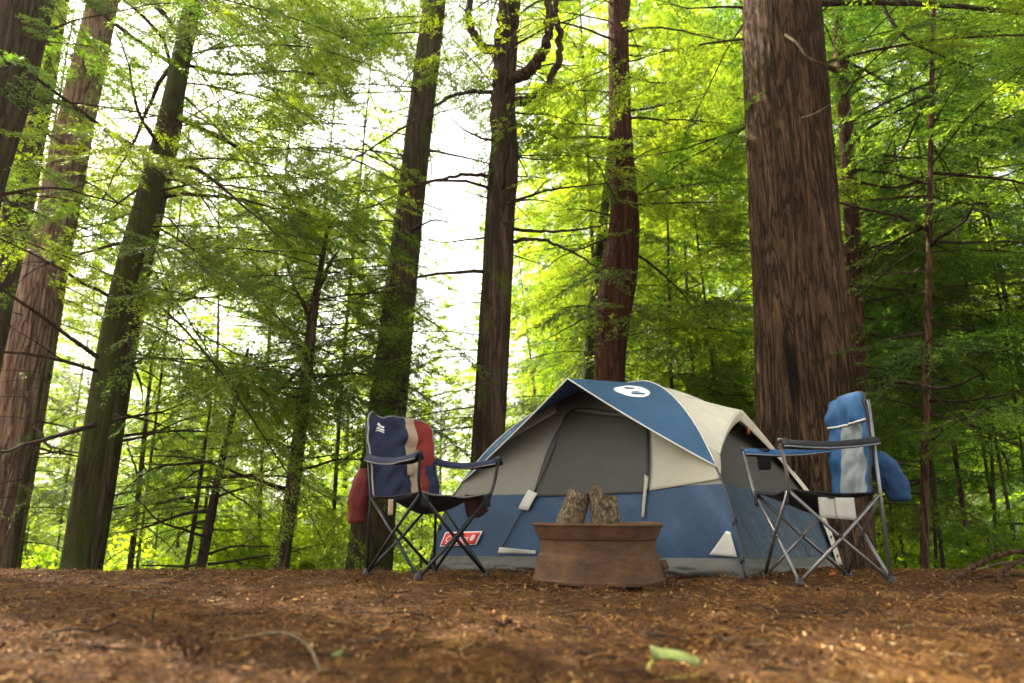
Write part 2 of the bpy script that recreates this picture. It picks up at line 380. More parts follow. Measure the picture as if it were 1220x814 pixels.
def trunk_mesh(P, R, nseg=10, n=24, rough=.05, freq=3.0, seed=0.0, flare=.25, kn=1.0):
    pr = [Vector((p.x, p.y, p.z)) for p in P]
    C = crom(pr, nseg); Rr = crom([Vector((r, 0, 0)) for r in R], nseg)
    V, F = [], []; z0 = C[0].z
    for c, r in zip(C, Rr):
        r = max(r.x, .004); h = c.z - z0
        for k in range(n):
            a = 2 * math.pi * k / n; ca, sa = math.cos(a), math.sin(a)
            rr = r * (1 + flare * math.exp(-h / (.9 * max(r * 4, .15))) * (1 + .5 * noise.noise((ca * 1.5 + seed, sa * 1.5, 0))))
            q = noise.noise((ca * freq + seed, sa * freq, h * .55)); q2 = noise.noise((ca * freq * 2.7 + seed, sa * freq * 2.7 + 5, h * .8)); q3 = noise.noise((ca + seed, sa, h * 1.6))
            rr *= 1 + rough * ((1 - 2 * abs(q)) + .6 * (1 - 2 * abs(q2))) * kn + rough * .9 * q3
            V.append((c.x + ca * rr, c.y + sa * rr, c.z))
    N = len(C)
    for i in range(N - 1):
        for k in range(n):
            k2 = (k + 1) % n; F.append((i * n + k, i * n + k2, (i + 1) * n + k2, (i + 1) * n + k))
    F.append(tuple(range((N - 1) * n, N * n)))
    return V, F, C, Rr
def at_height(C, R, z):
    for i in range(len(C) - 1):
        if C[i].z <= z <= C[i + 1].z:
            t = (z - C[i].z) / max(1e-6, C[i + 1].z - C[i].z); return C[i].lerp(C[i + 1], t), R[i].x * (1 - t) + R[i + 1].x * t
    return (C[-1], R[-1].x) if z > C[-1].z else (C[0], R[0].x)
def twisty(p, d, L, r, rng, droop=.2, kink=.16, n=9, forks=2):
    """a bare crooked branch with a few forks"""
    out = []
    def run(p, d, L, r, lvl):
        pts = [Vector(p)]; d = Vector(d).normalized(); st = L / n
        for i in range(n):
            d = (d + Vector(rng.normal(0, kink, 3)) * .6 + Vector((0, 0, -droop * .12))).normalized(); pts.append(pts[-1] + d * st)
        rr = [r * (1 - .85 * i / n) for i in range(n + 1)]
        out.append(tube(pts, rr, 6 if lvl == 0 else 4))
        if lvl < 2:
            for _ in range(forks if lvl == 0 else 1):
                i = int(rng.integers(2, n)); dd = (pts[i] - pts[i - 1]).normalized()
                run(pts[i], dd + Vector(rng.normal(0, .55, 3)), L * rng.uniform(.25, .5), rr[i] * .6, lvl + 1)
    run(p, d, L, r, 0); return join(*out)
N_LEAVES = 0
def tree(name, label, Y, spec, bark, seed, limbs=(0, 0), crown=None, dead=0, dead_z=(.8, 5), group=None, top=6.0, n=24, rough=.05, freq=3.0,
         flare=.12, leafmat='leaf', nseg=10, curves=(), cat='tree', mask=1.0, dead_len=(.5, 1.8)):
    global N_LEAVES
    rng = np.random.default_rng(seed)
    P, R = trunk_path(spec, Y, top, 0, 1 + 1.0 * rough)
    V, F, C, Rr = trunk_mesh(P, R, nseg, n, rough, freq, seed * 1.37, flare)
    b = Vector((C[0].x, C[0].y, gzf(C[0].x, C[0].y))); root = empty(name, b, 0, label, cat, group)
    mesh('trunk', V, F, M[bark], root, b)
    for pts, r0, r1 in curves:
        Q = crom(pts, 10); m = len(Q)
        Q = [p + Vector((noise.noise((i * .55, r0 * 90, 0)), noise.noise((i * .55, r0 * 90, 5)), noise.noise((i * .55, r0 * 90, 9)))) * (r0 * .55 + .006) for i, p in enumerate(Q)]
        v, f = tube(Q, [(r0 + (r1 - r0) * i / (m - 1)) * (1 + .22 * noise.noise((i * .8, r0 * 50, 3))) for i in range(m)], 10)
        for q_ in range(3 if r0 < .1 else 1):
            i = int(rng.integers(m // 4, m - 1)); v, f = join((v, f), twisty(Q[i], Vector(rng.normal(0, 1, 3)) + (Q[i + 1] - Q[i]).normalized() * .6, rng.uniform(.15, .6), max(.004, r1 * .35), rng))
        mesh('limb', v, f, M[bark], root, b)
    for i in range(dead):
        z = rng.uniform(*dead_z); c, r = at_height(C, Rr, z); a = rng.uniform(0, 2 * math.pi)
        d = Vector((math.cos(a), math.sin(a), rng.uniform(-.25, .35))); L = rng.uniform(*dead_len)
        v, f = twisty(c + d.normalized() * r * .6, d, L, .006 + .009 * L, rng, rng.uniform(-.2, .7))
        mesh('branch', v, f, M['twig'], root, b)
    if crown:
        z0, z1, cnt, Lr, lf = crown[:5]; br = []
        opt = crown[5] if len(crown) > 5 else {}
        for i in range(cnt + opt.get('n2', 0)):
            z = z0 + (z1 - z0) * (i + rng.random()) / cnt
            if i >= cnt: z = rng.uniform(*opt['z2'])
            c, r = at_height(C, Rr, z)
            az = opt.get('az') if i < cnt else opt.get('az2'); a = rng.uniform(0, 2 * math.pi) if az is None else math.radians(rng.uniform(*az))
            d = np.array([math.cos(a), math.sin(a), rng.uniform(*opt.get('rise', (-.15, .28)))]); L = rng.uniform(*Lr) * ((1 - .45 * (z - z0) / max(.1, (z1 - z0)) * opt.get('taper', 1)) if i < cnt else 1.0)
            br.append((np.array(c) + d * r * .7, d, L, rng.uniform(.10, .38)))
        kw = dict(leaf=lf); kw.update(opt.get('kw', {}))
        v, f, fm, tn = make_crown(br, rng, mask=mask, **kw); N_LEAVES += len(f)
        mesh('crown', v, f, [M[leafmat], M['twig']], root, b, False, fm, tn)
    return root

# ------------------------------------------------------------------ trees
# pixel triples (px, py, width) run up each trunk; the tree stands at distance Y
C_ = lambda z0, z1, n, L, lf, **o: (z0, z1, n, L, lf, o)
tree('big_trunk_tree', 'massive shaggy red-brown trunk rising behind the blue folding chair', 'x' and 6.3,
     [(970, 672, 136), (962, 560, 121), (954, 400, 112), (943, 220, 104), (930, 0, 92)], 'bigred', 11, n=180, nseg=56, rough=.042, freq=6.5, flare=.10,
     dead=9, dead_z=(3.6, 6.6), dead_len=(.5, 1.6), crown=C_(4.4, 9, 16, (2.0, 3.4), .045))
bt_ = bpy.data.objects['big_trunk_tree']; bo_ = Vector(bt_.location)
Q_ = crom([atY(960, 5, 6.3), atY(1040, 3, 5.9), atY(1120, 6, 5.6), atY(1200, 14, 5.4), atY(1290, 26, 5.2)], 8); v, f = tube(Q_, [.035 * (1 - .6 * i / len(Q_)) for i in range(len(Q_))], 8); mesh('branch', v, f, M['twig'], bt_, bo_)
Q_ = crom([atY(1040, -20, 6.6), atY(1062, 25, 6.4), atY(1090, 52, 6.3), atY(1125, 68, 6.2), atY(1160, 80, 6.1)], 8); v, f = tube(Q_, [.022 * (1 - .6 * i / len(Q_)) for i in range(len(Q_))], 8); mesh('branch', v, f, M['twig'], bt_, bo_)
for pts_, r0_ in ((((936, 42, 5.86), (950, 52, 5.72), (962, 68, 5.68), (980, 76, 5.72), (1004, 82, 5.9)), .016), (((955, 141, 5.80), (970, 136, 5.72), (988, 125, 5.78)), .013)):
    Q_ = crom([atY(*p) for p in pts_], 6); v, f = tube(Q_, [r0_ * (1 - .7 * i / len(Q_)) for i in range(len(Q_))], 8); mesh('branch_stub', v, f, M['dead'], bt_, bo_)
tree('conifer_tree', 'dark trunk cut off by the top left corner of the picture', 4.9,
     [(-182, 680, 120), (-114, 450, 114), (-46, 215, 108), (16, 0, 98)], 'brown', 12, n=64, nseg=24, rough=.03, freq=4, dead=3, dead_z=(2, 5),
     crown=C_(2.3, 5.4, 14, (1.4, 2.6), .036, az=(-70, 110)))
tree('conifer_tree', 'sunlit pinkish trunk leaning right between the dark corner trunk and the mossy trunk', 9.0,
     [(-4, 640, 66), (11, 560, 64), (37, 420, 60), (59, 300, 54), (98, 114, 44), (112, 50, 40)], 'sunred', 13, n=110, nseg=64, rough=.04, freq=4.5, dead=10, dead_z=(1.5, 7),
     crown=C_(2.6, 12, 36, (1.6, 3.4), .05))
tree('conifer_tree', 'slim dark trunk at the left edge, half hidden behind the sunlit pinkish trunk', 10.5,
     [(-28, 520, 44), (6, 330, 42), (32, 190, 38), (58, 50, 34)], 'brown', 14, dead=5, crown=C_(2, 9, 16, (1.5, 2.8), .05))
tree('conifer_tree', 'moss covered leaning trunk at left, front one of a close pair', 6.0,
     [(88, 680, 35), (107, 555, 32), (145, 350, 31), (196, 165, 28), (231, 0, 21)], 'mossy', 15, n=48, nseg=22, rough=.05, freq=2.4, flare=.10,
     dead=12, dead_z=(.6, 4.6), dead_len=(.6, 2.2), crown=C_(2.2, 6.2, 14, (1.3, 2.6), .038, az=(-60, 100), taper=.4))
tree('conifer_tree', 'brown leaning trunk right behind the mossy trunk, back one of the pair', 7.0,
     [(108, 680, 28), (128, 560, 27), (162, 350, 26), (205, 165, 19), (220, 60, 14)], 'grey', 16, n=40, nseg=18, dead=20, dead_z=(.8, 6), dead_len=(.8, 3.0),
     crown=C_(1.7, 9.5, 34, (1.8, 3.6), .042, az=(-75, 90), rise=(-.6, .1), taper=.3))
P6 = lambda *q: [atY(a, b, Y) for a, b, Y in q]
tree('young_tree', 'short slim trunk with a forked bushy top, left of the navy and red chair', 7.2,
     [(335, 680, 18), (346, 600, 17), (357, 515, 17), (370, 400, 13), (376, 355, 10), (382, 320, 7)], 'grey', 17, n=24, dead=12, dead_z=(.2, 2.4), top=.5,
     curves=[(P6((372, 400, 7.2), (366, 372, 7.2), (352, 345, 7.25), (340, 310, 7.3)),   .035, .010), (P6((377, 352, 7.2), (388, 325, 7.1), (402, 300, 7.0)), .03, .010)],
     crown=C_(1.5, 3.6, 36, (1.0, 1.9), .038, taper=.35))
tree('conifer_tree', 'tall grey trunk with mossy patches, rising behind the navy and red chair', 8.0,
     [(440, 670, 53), (447, 600, 50), (460, 500, 46), (487, 260, 34), (500, 150, 31), (518, 0, 27)], 'grey', 18, n=48, nseg=22, rough=.035, dead=14, dead_z=(1.5, 7),
     crown=C_(1.9, 5.2, 30, (1.0, 2.6), .042, az=(95, 275), taper=.1, n2=16, z2=(5.2, 8.8), az2=(80, 230)))
f8 = lambda *q: [atY(a, b, Y) for a, b, Y in q]
tree('forked_tree', 'dark trunk with curved upturned limbs, just left of the tent roof', 7.3,
     [(574, 660, 41), (581, 540, 39), (587, 430, 38), (596, 260, 35), (600, 195, 35), (604, 110, 20), (612, 0, 17)], 'brown', 19, n=48, nseg=20, rough=.045,
     curves=[(f8((596, 190, 7.3), (594, 120, 7.25), (597, 60, 7.2), (602, 0, 7.15), (606, -60, 7.1)), .11, .06),
             (f8((592, 62, 7.25), (575, 55, 7.2), (562, 35, 7.1), (558, 0, 7.1), (560, -60, 7.1)), .06, .035),
             (f8((612, 95, 7.2), (634, 80, 7.0), (650, 55, 6.9), (655, 20, 6.9), (651, -40, 6.9)), .075, .04),
             (f8((608, 122, 7.3), (632, 118, 7.2), (652, 102, 7.1), (665, 70, 7.1), (665, 25, 7.1), (655, -20, 7.1)), .06, .03),
             (f8((590, 212, 7.3), (560, 208, 7.1), (520, 215, 6.9), (470, 222, 6.7), (400, 236, 6.5)), .026, .006),
             (f8((590, 110, 7.3), (545, 112, 7.1), (500, 140, 6.9), (450, 172, 6.8), (400, 205, 6.7)), .026, .006),
             (f8((600, 290, 7.3), (640, 285, 7.2), (680, 300, 7.1), (712, 318, 7.0)), .026, .008),
             (f8((600, 272, 7.3), (650, 276, 7.1), (700, 272, 6.9), (745, 262, 6.8)), .022, .005)],
     dead=30, dead_z=(2.6, 7.2), dead_len=(.5, 1.9), crown=C_(1.1, 3.0, 12, (1.2, 2.0), .036, az=(90, 230), n2=12, z2=(4.2, 7.8)))
tree('conifer_tree', 'straight dark red trunk rising behind the tent peak', 8.2,
     [(727, 620, 38), (726, 450, 37), (730, 385, 41), (737, 330, 46), (744, 265, 37), (741, 190, 29), (738, 110, 25), (736, 0, 23)], 'red', 20, n=44, nseg=20, rough=.04, dead=18, dead_z=(2.4, 7.5),
     crown=C_(2.4, 8.5, 26, (1.4, 3.0), .045, taper=.3))
tree('slender_tree', 'thin pale mossy trunk tight against the left of the dark red trunk', 9.6,
     [(700, 470, 18), (708, 370, 16), (716, 290, 13), (726, 200, 10)], 'mossy', 21, n=20, dead=5, crown=C_(1.5, 7, 20, (1.0, 2.4), .05))
tree('conifer_tree', 'narrow brown trunk just right of the massive shaggy trunk', 8.0,
     [(1027, 600, 28), (1022, 460, 25), (1014, 250, 19), (1007, 150, 17), (1000, 60, 15)], 'redwood', 22, n=36, nseg=18, rough=.04, dead=22, dead_z=(1.5, 7), dead_len=(.7, 2.6),
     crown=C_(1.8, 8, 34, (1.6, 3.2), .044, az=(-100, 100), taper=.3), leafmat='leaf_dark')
tree('slender_tree', 'pole-thin trunk standing alone near the right edge', 7.0,
     [(1102, 688, 12), (1102, 540, 11), (1107, 300, 8), (1112, 0, 6)], 'redwood', 23, n=20, nseg=16, rough=.03, dead=20, dead_z=(.3, 5.5), dead_len=(.6, 2.0),
     crown=C_(.8, 7, 44, (1.1, 2.4), .042, taper=.2), leafmat='leaf_dark')
tree('sapling', 'spindly dark sapling with a bare lower stem, right of the mossy pair of trunks', 7.4,
     [(238, 682, 13), (250, 620, 12), (262, 560, 10), (276, 500, 7)], 'twig', 24, n=14, dead=12, dead_z=(-.2, 1.2), top=.8, crown=C_(.2, 1.9, 20, (.6, 1.3), .028, taper=.3))
tree('sapling', 'thin bent sapling stem between the mossy pair and the darker sapling', 8.0,
     [(221, 683, 7), (230, 630, 6), (240, 560, 5)], 'twig', 25, n=10, dead=6, dead_z=(0, 1.2), top=.8, crown=C_(.3, 1.8, 14, (.5, 1.2), .03))
tree('sapling', 'faint slim sapling stem close to the right side of the mossy pair', 10.0,
     [(158, 650, 8), (165, 590, 7), (172, 520, 6)], 'twig', 26, n=10, dead=6, dead_z=(0, 1.6), top=1.2, crown=C_(.2, 3.0, 18, (.7, 1.5), .034))
tree('sapling', 'short leafy sapling at the left edge, at the foot of the sunlit pinkish trunk', 8.6,
     [(14, 668, 14), (24, 600, 12), (36, 530, 9)], 'grey', 27, n=12, dead=6, dead_z=(0, 1.4), top=1.2, crown=C_(.0, 2.6, 22, (.7, 1.6), .032))

# trees of the thicket behind, each one built at its own place; labels by stand
rs = np.random.default_rng(5)
STANDS = [
    ('thin young conifer with drooping sprays in the thicket behind the left-hand trunks', 'conifers in the left thicket', -60, 415, 10, 18, 10, (7, 13), 17),
    ('thin young conifer with layered sprays in the thicket behind the tent', 'conifers behind the tent', 630, 900, 10, 18, 14, (8, 15), 22),
    ('thin young conifer with dark dense sprays in the thicket right of the massive trunk', 'conifers in the right thicket', 1000, 1290, 9, 16, 13, (7, 14), 20)]
for lab, grp, x0, x1, y0, y1, n_, hh, nb in STANDS:
    for i in range(n_):
        px = x0 + (x1 - x0) * (i + rs.uniform(.1, .9)) / n_; Y = rs.uniform(y0, y1); h = rs.uniform(*hh)
        b = atY(px, 640, Y); g = gzf(b.x, Y); w = rs.uniform(.05, .10)
        q = [Vector((b.x, Y, g)), Vector((b.x + rs.normal(0, .15), Y, g + h * .35)), Vector((b.x + rs.normal(0, .25), Y, g + h * .8))]
        d_ = lambda p: projN([p])
        sp = []
        for p, ww in zip(q, (w, w * .75, w * .35)):
            x, y, d = projN([p]); sp.append((float(x[0]), float(y[0]), float(ww * FPX / d[0])))
        low = (.46 if x0 < 0 else .12 if x0 < 950 else .34) if i % 4 else .14
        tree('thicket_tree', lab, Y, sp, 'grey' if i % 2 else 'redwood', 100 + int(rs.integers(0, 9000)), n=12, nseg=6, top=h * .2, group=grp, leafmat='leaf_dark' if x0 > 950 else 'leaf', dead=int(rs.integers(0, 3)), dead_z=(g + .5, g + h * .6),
             crown=C_(g + h * low, g + h, int(nb * h / 6) + 8, (1.6, 3.2), .06, taper=.8))

# bright trees of the sunlit valley: six crowns, copied
def valley_proto(k):
    rng = np.random.default_rng(700 + k); h = 9.0; br = []
    for i in range(110):
        z = .6 + 8.2 * (i + rng.random()) / 46; a = rng.uniform(0, 2 * math.pi); L = rng.uniform(1.6, 3.2) * (1.1 - .75 * z / 9)
        br.append((np.array([.03 * math.cos(a), .03 * math.sin(a), z]), np.array([math.cos(a), math.sin(a), rng.uniform(-.1, .5)]), L, rng.uniform(.05, .3)))
    v, f, fm, tn = make_crown(br, rng, leaf=.13, gap1=.26, len1=.9, gap2=1.5, len2=.34, mask=0, leafw=.28)
    root = empty('valley_tree', (0, 0, 0), 0, 'bright yellow-green tree standing in the sunlit valley far behind the camp', 'tree', 'sunlit trees in the valley')
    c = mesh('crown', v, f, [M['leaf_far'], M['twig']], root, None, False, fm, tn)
    tv, tf = tube([Vector((0, 0, -1)), Vector((.06, .03, 3)), Vector((.0, .05, 8.6))], [.14, .10, .02], 10)
    mesh('trunk', tv, tf, M['grey'], root); return root
protos = [valley_proto(k) for k in range(5)]
def dup(root):
    r = root.copy(); COL.objects.link(r)
    for ch in list(root.children):
        c = ch.copy(); COL.objects.link(c); c.parent = r
    return r
k = 0
for row, (Y0, Y1, n_, hs) in enumerate([(15, 22, 26, (.35, .62)), (24, 34, 34, (.7, 1.1)), (38, 60, 40, (1.45, 2.0))]):
    for i in range(n_):
        Y = rs.uniform(Y0, Y1); x = (-1.02 + 2.04 * (i + rs.uniform(.1, .9)) / n_) * Y * .92
        o = protos[k] if k < 5 else dup(protos[k % 5]); k += 1
        s = rs.uniform(*hs) * (1.45 if x > .02 * Y else 1.0) * (.62 if abs(x / Y + .085) < .085 else .80 if -.75 < x / Y < -.17 else 1)
        o.location = (x, Y, gzf(x, Y)); o.scale = (s * 1.25, s * 1.25, s); o.rotation_euler = (0, 0, rs.uniform(0, 6.28))

def bush(name, label, px, Y, r, n_, seed, group=None, leafmat='leaf_far', lf=.06):
    rng = np.random.default_rng(seed); b = atY(px, 640, Y); b.z = gzf(b.x, Y); br = []
    for i in range(n_):
        a = rng.uniform(0, 2 * math.pi); d = np.array([math.cos(a), math.sin(a), rng.uniform(.2, 2.2)])
        br.append((np.array([rng.normal(0, .12 * r), rng.normal(0, .12 * r), .02]), d, r * rng.uniform(.6, 1.3), rng.uniform(.15, .5)))
    v, f, fm, tn = make_crown(br, rng, leaf=lf, gap1=.16, len1=.5, len2=.18, mask=0, leafw=.32)
    o = mesh(name, v, f, [M[leafmat], M['twig']], None, None, False, fm, tn); o.location = b
    return tag(o, label, 'bush', group)
for i in range(44):
    px = -60 + 1340 * (i + rs.uniform(.2, .8)) / 44; Y = rs.uniform(8.5, 12) if i % 2 else rs.uniform(12, 18)
    bush('undergrowth_bush', 'low bright green bush growing just beyond the edge of the campsite floor', px, Y, rs.uniform(.9, 1.5), 22, 900 + i, 'bushes beyond the clearing edge')

# ------------------------------------------------------------------ tent
M['blue'] = mat_cloth('blue tent nylon', (.040, .108, .205), .12, .5, .22, (.05, .14, .30), wr=45)
M['blueshade'] = mat_cloth('shaded blue nylon', (.023, .054, .106), .16, .6, .08, (.015, .05, .11), wr=30)  # wall blue darkened: shade on the tent front is in the colour
def crinkle():
    t = NT('crinkled blue tarpaulin'); v = t.coords((1, 1, .35)); f = t.noise(v, 16, 5, .6, .8); g = t.noise(t.coords((1, 1, .5)), 44, 4, .6, .5)
    t.base(t.ramp(f, [(.3, (.026, .058, .105)), (.7, (.040, .080, .135))]), .42, 0, .45)
    a = t.new('ShaderNodeMath', operation='MULTIPLY_ADD'); t.l.new(f, a.inputs[0]); a.inputs[1].default_value = 2.6; t.l.new(g, a.inputs[2]); t.bump(a.outputs[0], 1.0, .03); return t.m
M['crinkle'] = crinkle()
M['cream'] = mat_cloth('lit cream nylon', (.72, .67, .54), .08, .6, .20, (.6, .56, .44), dirt=(.42, .36, .26), wr=40)  # base lightened to hold the strong light on the roof
M['creamshade'] = mat_cloth('shaded cream nylon', (.40, .37, .28), .08, .65, .12, (.3, .28, .2), wr=30)  # darker copy of the cream, shade of the front painted in
M['taupe'] = mat_cloth('shaded taupe nylon', (.21, .195, .16), .08, .65, .12, (.16, .15, .11), wr=30)  # taupe darkened for the shade under the visor
M['meshcloth'] = mat_cloth('dark insect mesh', (.068, .065, .057), .1, .8, .1, (.06, .06, .05), wr=160)
M['tub'] = mat_cloth('grey floor tarpaulin', (.085, .085, .078), .2, .55, 0, wr=25, dirt=(.13, .09, .06), bump=.6)
M['trim'] = mat_cloth('pale piping', (.60, .58, .52), .1, .7)
M['whitecloth'] = mat_cloth('white cloth', (.52, .50, .44), .06, .7, .1, (.6, .6, .5))
M['pole'] = mat_plain('dark pole', (.045, .047, .05), .4, .3)
M['alu'] = mat_plain('bare metal tube', (.55, .56, .57), .32, .9)
M['dark'] = mat_plain('dark plastic', (.018, .018, .02), .5)
M['badge'] = mat_plain('red badge', (.62, .035, .03), .5, 0, .05)
M['ink'] = mat_plain('white print', (.82, .80, .76), .6, 0, .04)
M['orange'] = mat_plain('orange tag', (.45, .13, .03), .7)

tz = lambda x, y: gzf(x, y)
W_, D_, TH = 2.42, 2.13, math.radians(37.6)
ex = Vector((math.cos(TH), -math.sin(TH), 0)); ey = Vector((math.sin(TH), math.cos(TH), 0))
c1 = atZ(888, 690, .0); c1.z = 0
CRN = [c1 - ex * W_, c1, c1 + ey * D_, c1 - ex * W_ + ey * D_]      # front left, front right, back right, back left
for c in CRN: c.z = tz(c.x, c.y)
CEN = (CRN[0] + CRN[1] + CRN[2] + CRN[3]) / 4
ZTOP = atY(768, 459, CEN.y).z
TOP = Vector((CEN.x, CEN.y, ZTOP))
PROF = crom([Vector(p + (0,)) for p in ((0, 0), (.035, .17), (.085, .33), (.154, .45), (.29, .635), (.45, .785), (.62, .895), (.8, .965), (1, 1))], 12)
PT = np.linspace(0, 1, len(PROF)); PF = np.array([p.x for p in PROF]); PG = np.array([p.y for p in PROF])
def pole(i, t):
    f = float(np.interp(t, PT, PF)); g = float(np.interp(t, PT, PG)); c = CRN[i % 4]
    return Vector((c.x + (TOP.x - c.x) * f, c.y + (TOP.y - c.y) * f, c.z + (ZTOP - c.z) * g))
def t_of_g(g): return float(np.interp(g, PG, PT))
TA = float(np.interp(.154, PF, PT))
OUT = [-ey, ex, ey, -ex]
def wall(i, u, t, off=0.0, wr=.006):
    p = pole(i, t).lerp(pole(i + 1, t), u); k = math.sin(math.pi * u)
    sag = -.035 * k * math.sin(math.pi * min(1, t * 1.4))
    n = OUT[i] + Vector((0, 0, .55 * t))
    n.normalize()
    w = wr * (noise.noise((u * 5 + i * 9, t * 7, 1)) + .6 * noise.noise((u * 13 + t * 9, t * 4, i + 3)))
    return p + n * (sag + off + w * (k ** .5 if k > 0 else 0))
troot = empty('dome_tent', (CEN.x, CEN.y, tz(CEN.x, CEN.y)), 0, 'blue and cream dome tent with dark mesh door pitched behind the rusty fire ring', 'tent')
TO = Vector(troot.location)
G1, G2 = t_of_g(.085), t_of_g(.385)
sides = ('front', 'right', 'back', 'left')
def tub_fn(i):
    def fn(u, v):
        p = wall(i, u, G1 * v); k = (1 - v)
        w = .030 * noise.noise((u * 7 + i * 5, v * 3.0, 2)) + .030 * (.5 - abs(noise.noise((u * 8, v * 4.5 + u * 5, 4)))) + .012 * noise.noise((u * 26, v * 5 + u * 8, 6))
        p = p + OUT[i] * (.05 * math.sin(math.pi * v) + w * math.sin(math.pi * min(1, v + .12)) + .012) * min(1, 7 * u, 7 * (1 - u))
        if v == 0: p.z = tz(p.x, p.y) - .01
        return p
    return fn
for i in range(4):
    v, f = grid(tub_fn(i), 110, 14); mesh('floor_skirt', v, f, M['tub'], troot, TO)
    wrk = (.009, .030, .01, .008)[i]
    v, f = grid(lambda a, b: wall(i, a, G1 + (G2 - G1) * b, .0, wrk), 60, 16)
    mesh('lower_wall', v, f, M['blueshade'] if i != 1 else M['crinkle'], troot, TO)
    v, f = grid(lambda a, b: wall(i, a, G2 + (1 - G2) * b), 40, 24)
    mesh('upper_wall', v, f, [M['taupe'], M['meshcloth'], M['taupe'], M['taupe']][i], troot, TO)
for i in range(4):
    pts = [pole(i, t) + (pole(i, t) - TOP).normalized() * .012 + Vector((0, 0, .006)) for t in np.linspace(0, 1, 26)]
    pts[0].z = tz(pts[0].x, pts[0].y) - .01
    v, f = tube(pts, .0065, 8); po = mesh('pole', v, f, M['pole'], troot, TO)
    for tt in (.06, .17):
        q = pole(i, tt) + (pole(i, tt) - TOP).normalized() * .01
        v, f = box(q, .02, .02, .035); mesh('clip', v, f, M['dark'], po, TO)

def uv_at(i, px, py):
    best = None; u0, u1, t0, t1 = 0, 1, 0, 1
    for it in range(5):
        U = np.linspace(u0, u1, 17); T = np.linspace(t0, t1, 17)
        P = np.array([wall(i, u, t, 0, 0) for u in U for t in T]); x, y, d = projN(P)
        k = int(np.argmin((x - px) ** 2 + (y - py) ** 2)); bu, bt = U[k // 17], T[k % 17]
        su, st = (u1 - u0) / 8, (t1 - t0) / 8
        u0, u1, t0, t1 = bu - su, bu + su, max(0, bt - st), min(1, bt + st)
    return bu, bt
def patch4(i, corners, nu, nv, off, bend=None):
    q = [uv_at(i, *c) for c in corners]           # order: bottom left, bottom right, top right, top left
    def fn(a, b):
        u = (q[0][0] * (1 - a) + q[1][0] * a) * (1 - b) + (q[3][0] * (1 - a) + q[2][0] * a) * b
        t = (q[0][1] * (1 - a) + q[1][1] * a) * (1 - b) + (q[3][1] * (1 - a) + q[2][1] * a) * b
        o = off + (bend(a, b) if bend else 0)
        return wall(i, u, t, o)
    return fn, nu, nv
def put_patch(name, i, corners, nu, nv, off, mat, bend=None, parent=None, thick=.002):
    v, f = grid(*patch4(i, corners, nu, nv, off, bend)); return mesh(name, v, f, mat, parent or troot, TO, thick=thick)
def ribbon(name, i, pts, wid, off, mat, parent=None):
    """cord along pixel points lying on wall i"""
    q = [wall(i, *uv_at(i, *p), off) for p in pts]; v, f = tube(crom(q, 6), wid, 6); return mesh(name, v, f, mat, parent or troot, TO)
# cream panel right of the door, mesh door, seams
put_patch('side_panel', 0, [(774, 585), (858, 571), (858, 540), (774, 492)], 16, 14, .006, M['creamshade'])
door = put_patch('door', 0, [(636, 592), (772, 587), (772, 500), (682, 490)], 24, 20, .010, M['meshcloth'])
ribbon('zip', 0, [(600, 652), (618, 620), (636, 590), (660, 540), (681, 491), (730, 492), (772, 499)], .005, .016, M['dark'], door)
ribbon('zip', 0, [(772, 500), (773, 545), (772, 588)], .005, .016, M['dark'], door)
put_patch('door_tie', 0, [(766, 617), (769, 618), (774, 568), (769, 566)], 4, 10, .016, M['creamshade'], lambda a, b: .014 * math.sin(math.pi * a) * math.sin(math.pi * b), door)
put_patch('door_tag', 0, [(620, 607), (632, 609), (643, 589), (632, 584)], 4, 4, .027, M['whitecloth'], None, door)
put_patch('threshold_flap', 0, [(596, 659), (641, 660), (641, 656), (598, 652)], 16, 4, .03, M['whitecloth'], lambda a, b: .02 * math.sin(math.pi * a) * b, door)
put_patch('sunlit_strip', 0, [(596, 530), (603, 528), (664, 492), (664, 481)], 6, 8, .012, M['cream'])  # cream strip laid on the wall as its sunlit patch
put_patch('corner_patch', 0, [(846, 661), (879, 664), (871, 634), (866, 633)], 8, 8, .012, M['whitecloth'])
# red badge with white lettering
bc = [(528, 650), (568, 648), (575, 634.5), (534.5, 635.5)]
cx_, cy_ = sum(p[0] for p in bc) / 4, sum(p[1] for p in bc) / 4
big = [(cx_ + (x - cx_) * 1.08, cy_ + (y - cy_) * 1.18) for x, y in bc]
put_patch('badge_border', 0, big, 8, 4, .020, M['ink'])
bd = put_patch('badge', 0, bc, 8, 4, .026, M['badge'])
fnb = patch4(0, bc, 1, 1, .031)[0]
def text_mesh(body, fn, name, mat, parent, off, sx=1.0, shear=0.0):
    cu = bpy.data.curves.new('lettering', 'FONT'); cu.body = body; cu.align_x = 'LEFT'; cu.shear = shear
    o = bpy.data.objects.new('lettering', cu); COL.objects.link(o)
    me = bpy.data.meshes.new_from_object(o.evaluated_get(bpy.context.evaluated_depsgraph_get()))
    co = np.array([v.co[:2] for v in me.vertices]); lo, hi = co.min(0), co.max(0)
    V = [fn(float((c[0] - lo[0]) / (hi[0] - lo[0])), float((c[1] - lo[1]) / (hi[1] - lo[1]))) for c in co]
    F = [tuple(p.vertices) for p in me.polygons]
    bpy.data.objects.remove(o); bpy.data.meshes.remove(me)
    return mesh(name, V, F, mat, parent, off, False)
text_mesh('Coleman', lambda a, b: fnb(.10 + a * .64, .26 + .52 * b), 'lettering', M['ink'], bd, TO, shear=.15)
def ring2d(fn, r0, r1, n=24):
    V = [fn(r * math.cos(2 * math.pi * k / n), r * math.sin(2 * math.pi * k / n)) for r in (r0, r1) for k in range(n)]
    return V, [(k, (k + 1) % n, n + (k + 1) % n, n + k) for k in range(n)]
